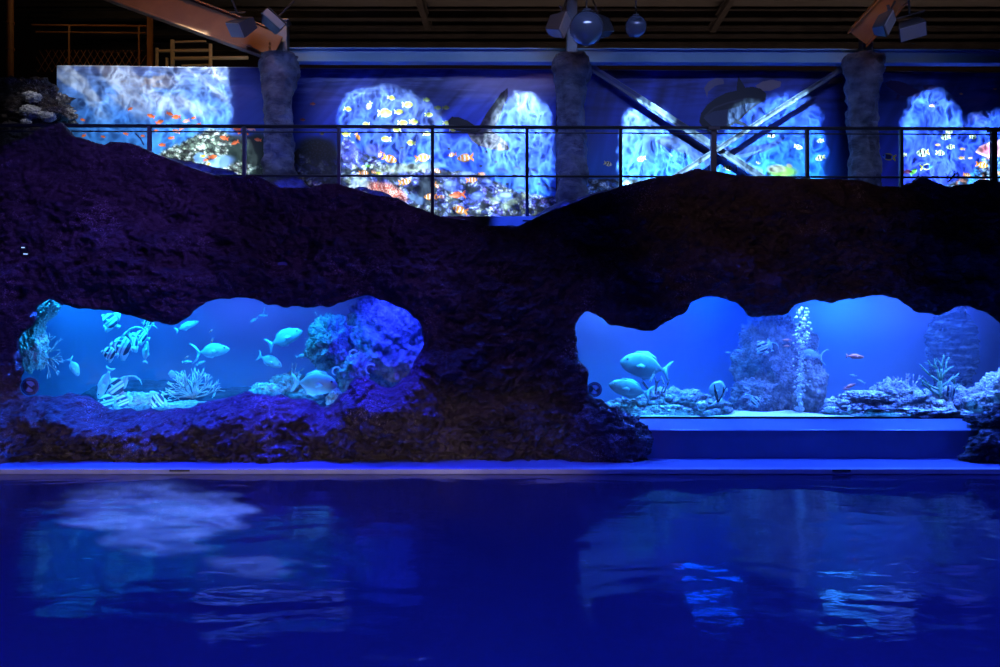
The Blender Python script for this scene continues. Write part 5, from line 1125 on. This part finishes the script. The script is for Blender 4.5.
def gobo(name, loc, plane, blobs, col, power, ang, base=0.12, cscale=2.2, stretch=(1.5, .8), edge=.22, contrast=1.0, kx=0.02, warp=(.30, .30), wstr=(1, 1), wdet=2.0):
    """water-effect projector: the pattern is a slide in the beam, laid out where the beam meets the plane y = plane + kx*x"""
    cx = sum(b[0] for b in blobs) / len(blobs); cz = sum(b[1] for b in blobs) / len(blobs)
    o = spot(name, loc, (cx, plane, cz), power, (1, 1, 1), ang, .3, .01); l = o.data; l.use_nodes = True
    nt = l.node_tree; N = nt.nodes; L = nt.links; em = N['Emission']
    g = N.new('ShaderNodeNewGeometry'); sp = N.new('ShaderNodeSeparateXYZ'); L.new(g.outputs['Incoming'], sp.inputs[0])
    def mth(op, a, b=None, c=None, clamp=False):
        n = N.new('ShaderNodeMath'); n.operation = op; n.use_clamp = clamp
        for i, v in enumerate((a, b, c)):
            if v is None: continue
            if isinstance(v, (int, float)): n.inputs[i].default_value = v
            else: L.new(v, n.inputs[i])
        return n.outputs[0]
    # beam parameter t: Ly + t dy = plane + kx (Lx + t dx)
    den = mth('SUBTRACT', sp.outputs[1], mth('MULTIPLY', sp.outputs[0], kx)); t = mth('DIVIDE', plane + kx * loc[0] - loc[1], den)
    u = mth('MULTIPLY_ADD', sp.outputs[0], t, loc[0]); v = mth('MULTIPLY_ADD', sp.outputs[2], t, loc[2])
    cb = N.new('ShaderNodeCombineXYZ'); L.new(u, cb.inputs[0]); L.new(v, cb.inputs[1])
    nz = N.new('ShaderNodeTexNoise'); nz.inputs['Scale'].default_value = 3.0; nz.inputs['Detail'].default_value = wdet; wm_ = N.new('ShaderNodeMapping'); wm_.inputs['Scale'].default_value = (wstr[0], wstr[1], 1); L.new(cb.outputs[0], wm_.inputs['Vector']); L.new(wm_.outputs[0], nz.inputs['Vector'])
    sc = N.new('ShaderNodeVectorMath'); sc.operation = 'MULTIPLY_ADD'; sc.inputs[1].default_value = (warp[0], warp[1], 0); sc.inputs[2].default_value = (-warp[0] / 2, -warp[1] / 2, 0)
    L.new(nz.outputs['Color'], sc.inputs[0]); ad = N.new('ShaderNodeVectorMath'); ad.operation = 'ADD'; L.new(cb.outputs[0], ad.inputs[0]); L.new(sc.outputs[0], ad.inputs[1])
    s2 = N.new('ShaderNodeSeparateXYZ'); L.new(ad.outputs[0], s2.inputs[0]); U, Vv = s2.outputs[0], s2.outputs[1]
    mask = None
    for (bx_, bz_, rx_, rz_, wgt) in blobs:
        du = mth('DIVIDE', mth('SUBTRACT', U, bx_), rx_); dv = mth('DIVIDE', mth('SUBTRACT', Vv, bz_), rz_)
        d2 = mth('SQRT', mth('ADD', mth('POWER', mth('ABSOLUTE', du), 2.6), mth('POWER', mth('ABSOLUTE', dv), 2.6)))
        mr = N.new('ShaderNodeMapRange'); mr.interpolation_type = 'SMOOTHSTEP'; mr.inputs[1].default_value = 1 - edge; mr.inputs[2].default_value = 1 + edge * .4; mr.inputs[3].default_value = wgt; mr.inputs[4].default_value = 0
        L.new(d2, mr.inputs[0]); mask = mr.outputs[0] if mask is None else mth('MAXIMUM', mask, mr.outputs[0])
    mp = N.new('ShaderNodeMapping'); mp.inputs['Scale'].default_value = (stretch[0], stretch[1], 1); L.new(ad.outputs[0], mp.inputs['Vector'])
    n3 = N.new('ShaderNodeTexNoise'); n3.inputs['Scale'].default_value = 1.6; L.new(mp.outputs[0], n3.inputs['Vector'])
    wv = N.new('ShaderNodeVectorMath'); wv.operation = 'MULTIPLY_ADD'; wv.inputs[1].default_value = (.5, .5, 0); L.new(n3.outputs['Color'], wv.inputs[0]); L.new(mp.outputs[0], wv.inputs[2])
    def lines(scale, k):
        vo = N.new('ShaderNodeTexVoronoi'); vo.feature = 'DISTANCE_TO_EDGE'; vo.inputs['Scale'].default_value = scale; L.new(wv.outputs[0], vo.inputs['Vector'])
        return mth('POWER', mth('SUBTRACT', 1.0, mth('MULTIPLY', vo.outputs['Distance'], k, clamp=True), clamp=True), 2.2)
    big = N.new('ShaderNodeTexNoise'); big.inputs['Scale'].default_value = 1.3; big.inputs['Detail'].default_value = 3.0; L.new(mp.outputs[0], big.inputs['Vector'])
    ca_ = mth('MULTIPLY', mth('ADD', mth('MULTIPLY', lines(cscale, 3.0), .9), mth('MULTIPLY', lines(cscale * 1.9, 3.0), .7)), mth('MULTIPLY_ADD', mth('POWER', big.outputs['Fac'], 2.0), 3.2, .15))
    pat = mth('MULTIPLY_ADD', ca_, 1.5 * contrast, base)
    st = mth('MULTIPLY', mask, pat)
    em.inputs['Color'].default_value = (*col, 1); L.new(st, em.inputs['Strength']); return o

MY = 15.0
def mb(px, py, rx, ry, w=1.0):
    d = dk(px, MY); return (X(px, d), Z(py, d), rx * d / F, ry * d / F, w)
PW = 2300
gobo('water_projector', (X(150, 11.0), 11.0, 7.45), MY, [mb(110, 118, 60, 90, .9), mb(190, 120, 43, 80, 1.1), mb(140, 150, 90, 90, .85), mb(212, 165, 45, 38, .8)], (.70, .86, 1.0), PW * .34, 110, .42, 3.2, (1.2, .9), .10, 1.1)
gobo('water_projector', (X(440, 11.0), 11.0, 7.45), MY, [mb(385, 150, 48, 62, .75), mb(520, 150, 35, 56, 1.3), mb(450, 195, 95, 60, .45), mb(370, 120, 32, 32, .9), mb(412, 150, 38, 50, .7)], (.45, .74, 1.0), PW * .68, 110, .15, 4.3, (1.2, .7), .24, 3.4)
gobo('water_projector', (X(720, 11.0), 11.0, 7.45), MY, [mb(646, 160, 29, 56, 1.15), mb(788, 152, 38, 60, 1.15), mb(715, 195, 95, 58, .85), mb(750, 130, 25, 30, .7)], (.38, .76, 1.0), PW * .95, 110, .15, 4.3, (1.25, .7), .24, 3.4)
gobo('water_projector', (X(960, 11.0), 11.0, 7.45), MY, [mb(932, 140, 31, 48, 1.2), mb(960, 180, 60, 60, .75), mb(1010, 170, 60, 60, .7)], (.42, .74, 1.0), PW * .85, 110, .15, 4.2, (1.2, .75), .24, 3.4)
# faint wash over murals, columns and beam
area('mural_wash', (0, 9.6, 8.2), (0, 15, 5.2), 14, .3, 80, (.36, .47, 1.0), 60)
spot('mural_wash', (X(500, 9), 8.6, 8.1), at(495, 84, 15), 150, (.85, .74, .95), 17, .9, .2)
for px in (315, 549, 586, 816): point('beam_glow', at(px, 55, 14.3) + Vector((0, -.05, .03)), 0.22, (.75, .85, 1.0), .04)
# warm service lights in the roof
spot('sodium_lamp', (X(190, 11.0), 11.3, 9.1), at(215, 15, 14.1), 150, (1.0, .42, .09), 70, .7, .1)
point('sodium_lamp', at(60, -12, 16.0), 6, (1.0, .62, .3), .1)
point('service_lamp', at(235, 62, 15.9), 5, (1.0, .80, .5), .1)
spot('sodium_lamp', at(868, -30, 12.6), at(872, 30, 14.0), 20, (1.0, .45, .13), 44, .7, .08)
spot('sodium_lamp', at(540, 5, 12.6), at(557, 25, 13.8), 14, (1.0, .5, .2), 60, .7, .05)
area('roof_glow', (4, 17.2, 6.9), (4, 18.5, 9.2), 18, .2, 60, (1.0, .66, .50))
spot('work_lamp', (X(80, 11.5), 11.2, 7.8), at(34, 110, 14), 110, (1.0, .96, .80), 18, .7, .05)
spot('lamp_key', (X(600, 9), 8.2, 7.4), at(605, 20, 13.4), 14, (.45, .6, 1.0), 16, .7, .1)
spot('lamp_key', (X(300, 9), 8.2, 6.6), at(268, 18, 13.4), 10, (.6, .68, 1.0), 10, .7, .1)
spot('lamp_key', (X(900, 9), 8.2, 6.6), at(908, 24, 13.4), 34, (.95, .66, .58), 9, .7, .1)
# blue strip on the walkway
area('walkway_strip', (0, 12.50, 3.68), (0, 13.2, 3.75), 17, .03, 150, (.02, .04, 1.0), 120)
spot('kerb_spot', (.2, 7.0, 7.6), (X(515, 12.37), 12.37, 3.55), 3000, (.02, .07, 1.0), 7, .8, .05)  # unseen hall spot added to turn the kerb face blue
for px, py, p in ((185, 166, 20), (218, 174, 20), (288, 186, 26), (368, 196, 20), (566, 208, 20)): spot('walkway_spot', at(px, py + 3, 12.5), at(px, py - 2, 12.95) , p, (.02, .05, 1.0), 130, .6, .03)
# blue wash over pool and deck
area('pool_wash', (0, 5.2, 8.6), (0, 7.4, 0), 20, .6, 480, (.06, .10, 1.0), 44)
area('deck_strip', (0, 10.55, 8.7), (0, 10.75, 0), 22, .2, 150, (.02, .05, 1.0), 24)
spot('violet_spot', (-3.2, 5.5, 7.6), at(75, 225, 11.4), 1700, (.20, .09, 1.0), 36, .9, .1)
spot('violet_spot', (1.0, 5.5, 7.6), at(300, 245, 11.3), 900, (.24, .11, 1.0), 40, .9, .1)
spot('violet_spot', (-1.5, 4.5, 7.0), at(505, 360, 11.3), 500, (.34, .17, 1.0), 30, .9, .08)
spot('dim_spot', (2.0, 4.5, 7.4), at(770, 200, 11.4), 260, (.85, .46, .56), 31, .8, .2)
for x, p in ((-7.2, 1500), (-5.2, 1600), (-3.2, 1600), (-1.4, 1600), (.1, 1100)): spot('base_fill', (x * .7, -1.2, .75), (x, 11.2, .10), p, (.92, .72, .80), 13, 1.0, .02)  # fill spots added behind the camera for glints on the rock base

# tank lamps: wash lamps at the back, cyan grow lamps along the glass, deep blue ones facing out
def tl(px, d, w, dp, power, col, spread=150, z=2.76, to=None): return area('tank_light', (X(px, d), d, z), (X(px, d), d if to is None else to, .6), w, dp, power, col, spread)
for px, p, col in ((50, 28, (.01, .30, 1.0)), (140, 22, (.02, .22, 1.0)), (230, 20, (.10, .19, 1.0)), (310, 12, (.10, .17, 1.0))): tl(px, 13.5, 1.3, .5, p, col)
for px, p in ((60, 46), (130, 46), (205, 42), (290, 38)): tl(px, 12.16, 1.1, .2, p, (.01, .36, 1.0), 100, 2.74, 12.55)
tl(392, 12.12, .9, .2, 75, (.015, .035, 1.0), 130, 2.74, 12.7)
for px, py, p, col in ((50, 293, 360, (.01, .10, 1.0)), (100, 303, 400, (.01, .07, 1.0)), (165, 314, 320, (.01, .05, 1.0)), (212, 295, 360, (.02, .03, 1.0)), (255, 295, 300, (.02, .03, 1.0)), (310, 300, 320, (.02, .025, 1.0)), (365, 290, 400, (.02, .02, 1.0))): spot('rim_fill', at(px, py, 11.93), (X(px, 11.93), 11.35, .55), p, col, 92, .7, .03)  # added spots hidden behind the rock lip, tinting the left ledge blue
for px, py, p in ((600, 307, 300), (705, 291, 420), (850, 291, 420), (945, 306, 320)): spot('rim_fill', at(px, py, 11.93), (X(px, 11.93), 11.5, .45), p, (.03, .13, 1.0), 100, .7, .03)  # same added fill outside the glass, for the right sill
for px, p, col in ((600, 30, (.10, .28, 1.0)), (660, 12, (.10, .12, 1.0)), (708, 60, (.0, .07, 1.0)), (850, 62, (.03, .26, 1.0)), (900, 24, (.08, .22, 1.0)), (960, 10, (.10, .12, 1.0))): tl(px, 13.5, .9, .5, p, col)
for px, p in ((620, 48), (690, 24), (718, 10), (770, 20), (850, 26), (915, 30), (985, 40)): tl(px, 12.16, 1.0, .2, p, (.02, .36, 1.0) if px < 740 else (.09, .25, 1.0), 100, 2.74, 12.55)
for px, p in ((680, 120), (800, 140), (920, 120)): tl(px, 12.75, 1.5, .2, p, (.03, .12, 1.0), 70, 2.74, 11.7)
spot('tank_light', at(150, 300, 12.12) + Vector((0, 0, .12)), at(30, 368, 12.3), 150, (.02, .36, 1.0), 40, .8, .05)  # side spot added to brighten the rock behind the left sticker
for x0, x1, z in ((X(30, 12), X(350, 12), .60), (X(625, 12), X(1000, 12), .60)): area('tank_light', ((x0 + x1) / 2, 12.05, z), ((x0 + x1) / 2, 12.9, 1.5), x1 - x0, .04, 26 if x0 < 0 else 7, (.03, .30, 1.0), 140)  # low cyan fill added at the glass foot to lift the fish
spot('bubble_lamp', at(803, 300, 12.6) + Vector((0, 0, .1)), at(801, 410, 12.6), 90, (.35, .8, 1.0), 30, .5, .03)
# unseen patterned spot, added to make the pale cloud in the pool
def pb(px, py, rx, ry, w=1.0):
    return (X(px, 10.4), Z(py, 10.4), rx * 10.4 / F, ry * 10.4 / F, w)
gobo('pool_cloud_spot', (-2.5, 6.0, 8.2), POOL_D - .01, [pb(140, 505, 82, 26), pb(160, 535, 60, 18, .8), pb(205, 510, 45, 22, 1.1), pb(250, 565, 45, 12, .35)], (.55, .75, 1.0), 11000, 120, .30, 1.5, (.5, 3.0), .5, 1.0, 0.0, (1.3, .26), (.4, 2.6), 4.0)

# ------------------------------------------------------------------ world, camera, view
w = bpy.data.worlds.new('hall_dark'); bpy.context.scene.world = w; w.use_nodes = True
w.node_tree.nodes['Background'].inputs['Color'].default_value = (.012, .012, .03, 1); w.node_tree.nodes['Background'].inputs['Strength'].default_value = .12
cam = bpy.data.cameras.new('camera'); co = bpy.data.objects.new('camera', cam); C.objects.link(co)
co.location = (0, 0, CAMZ); co.rotation_euler = (R(90), 0, 0); cam.sensor_width = 36; cam.lens = F / 1000 * 36; cam.clip_end = 100; cam.clip_start = .05
sc = bpy.context.scene; sc.camera = co
sc.view_settings.view_transform = 'Standard'; sc.view_settings.look = 'None'; sc.view_settings.exposure = 0; sc.view_settings.gamma = 1; sc.view_settings.use_curve_mapping = False
cy = sc.cycles; cy.use_denoising = True; cy.max_bounces = 8; cy.transparent_max_bounces = 12; cy.volume_bounces = 0; cy.caustics_reflective = False; cy.caustics_refractive = False
cy.sample_clamp_indirect = 4
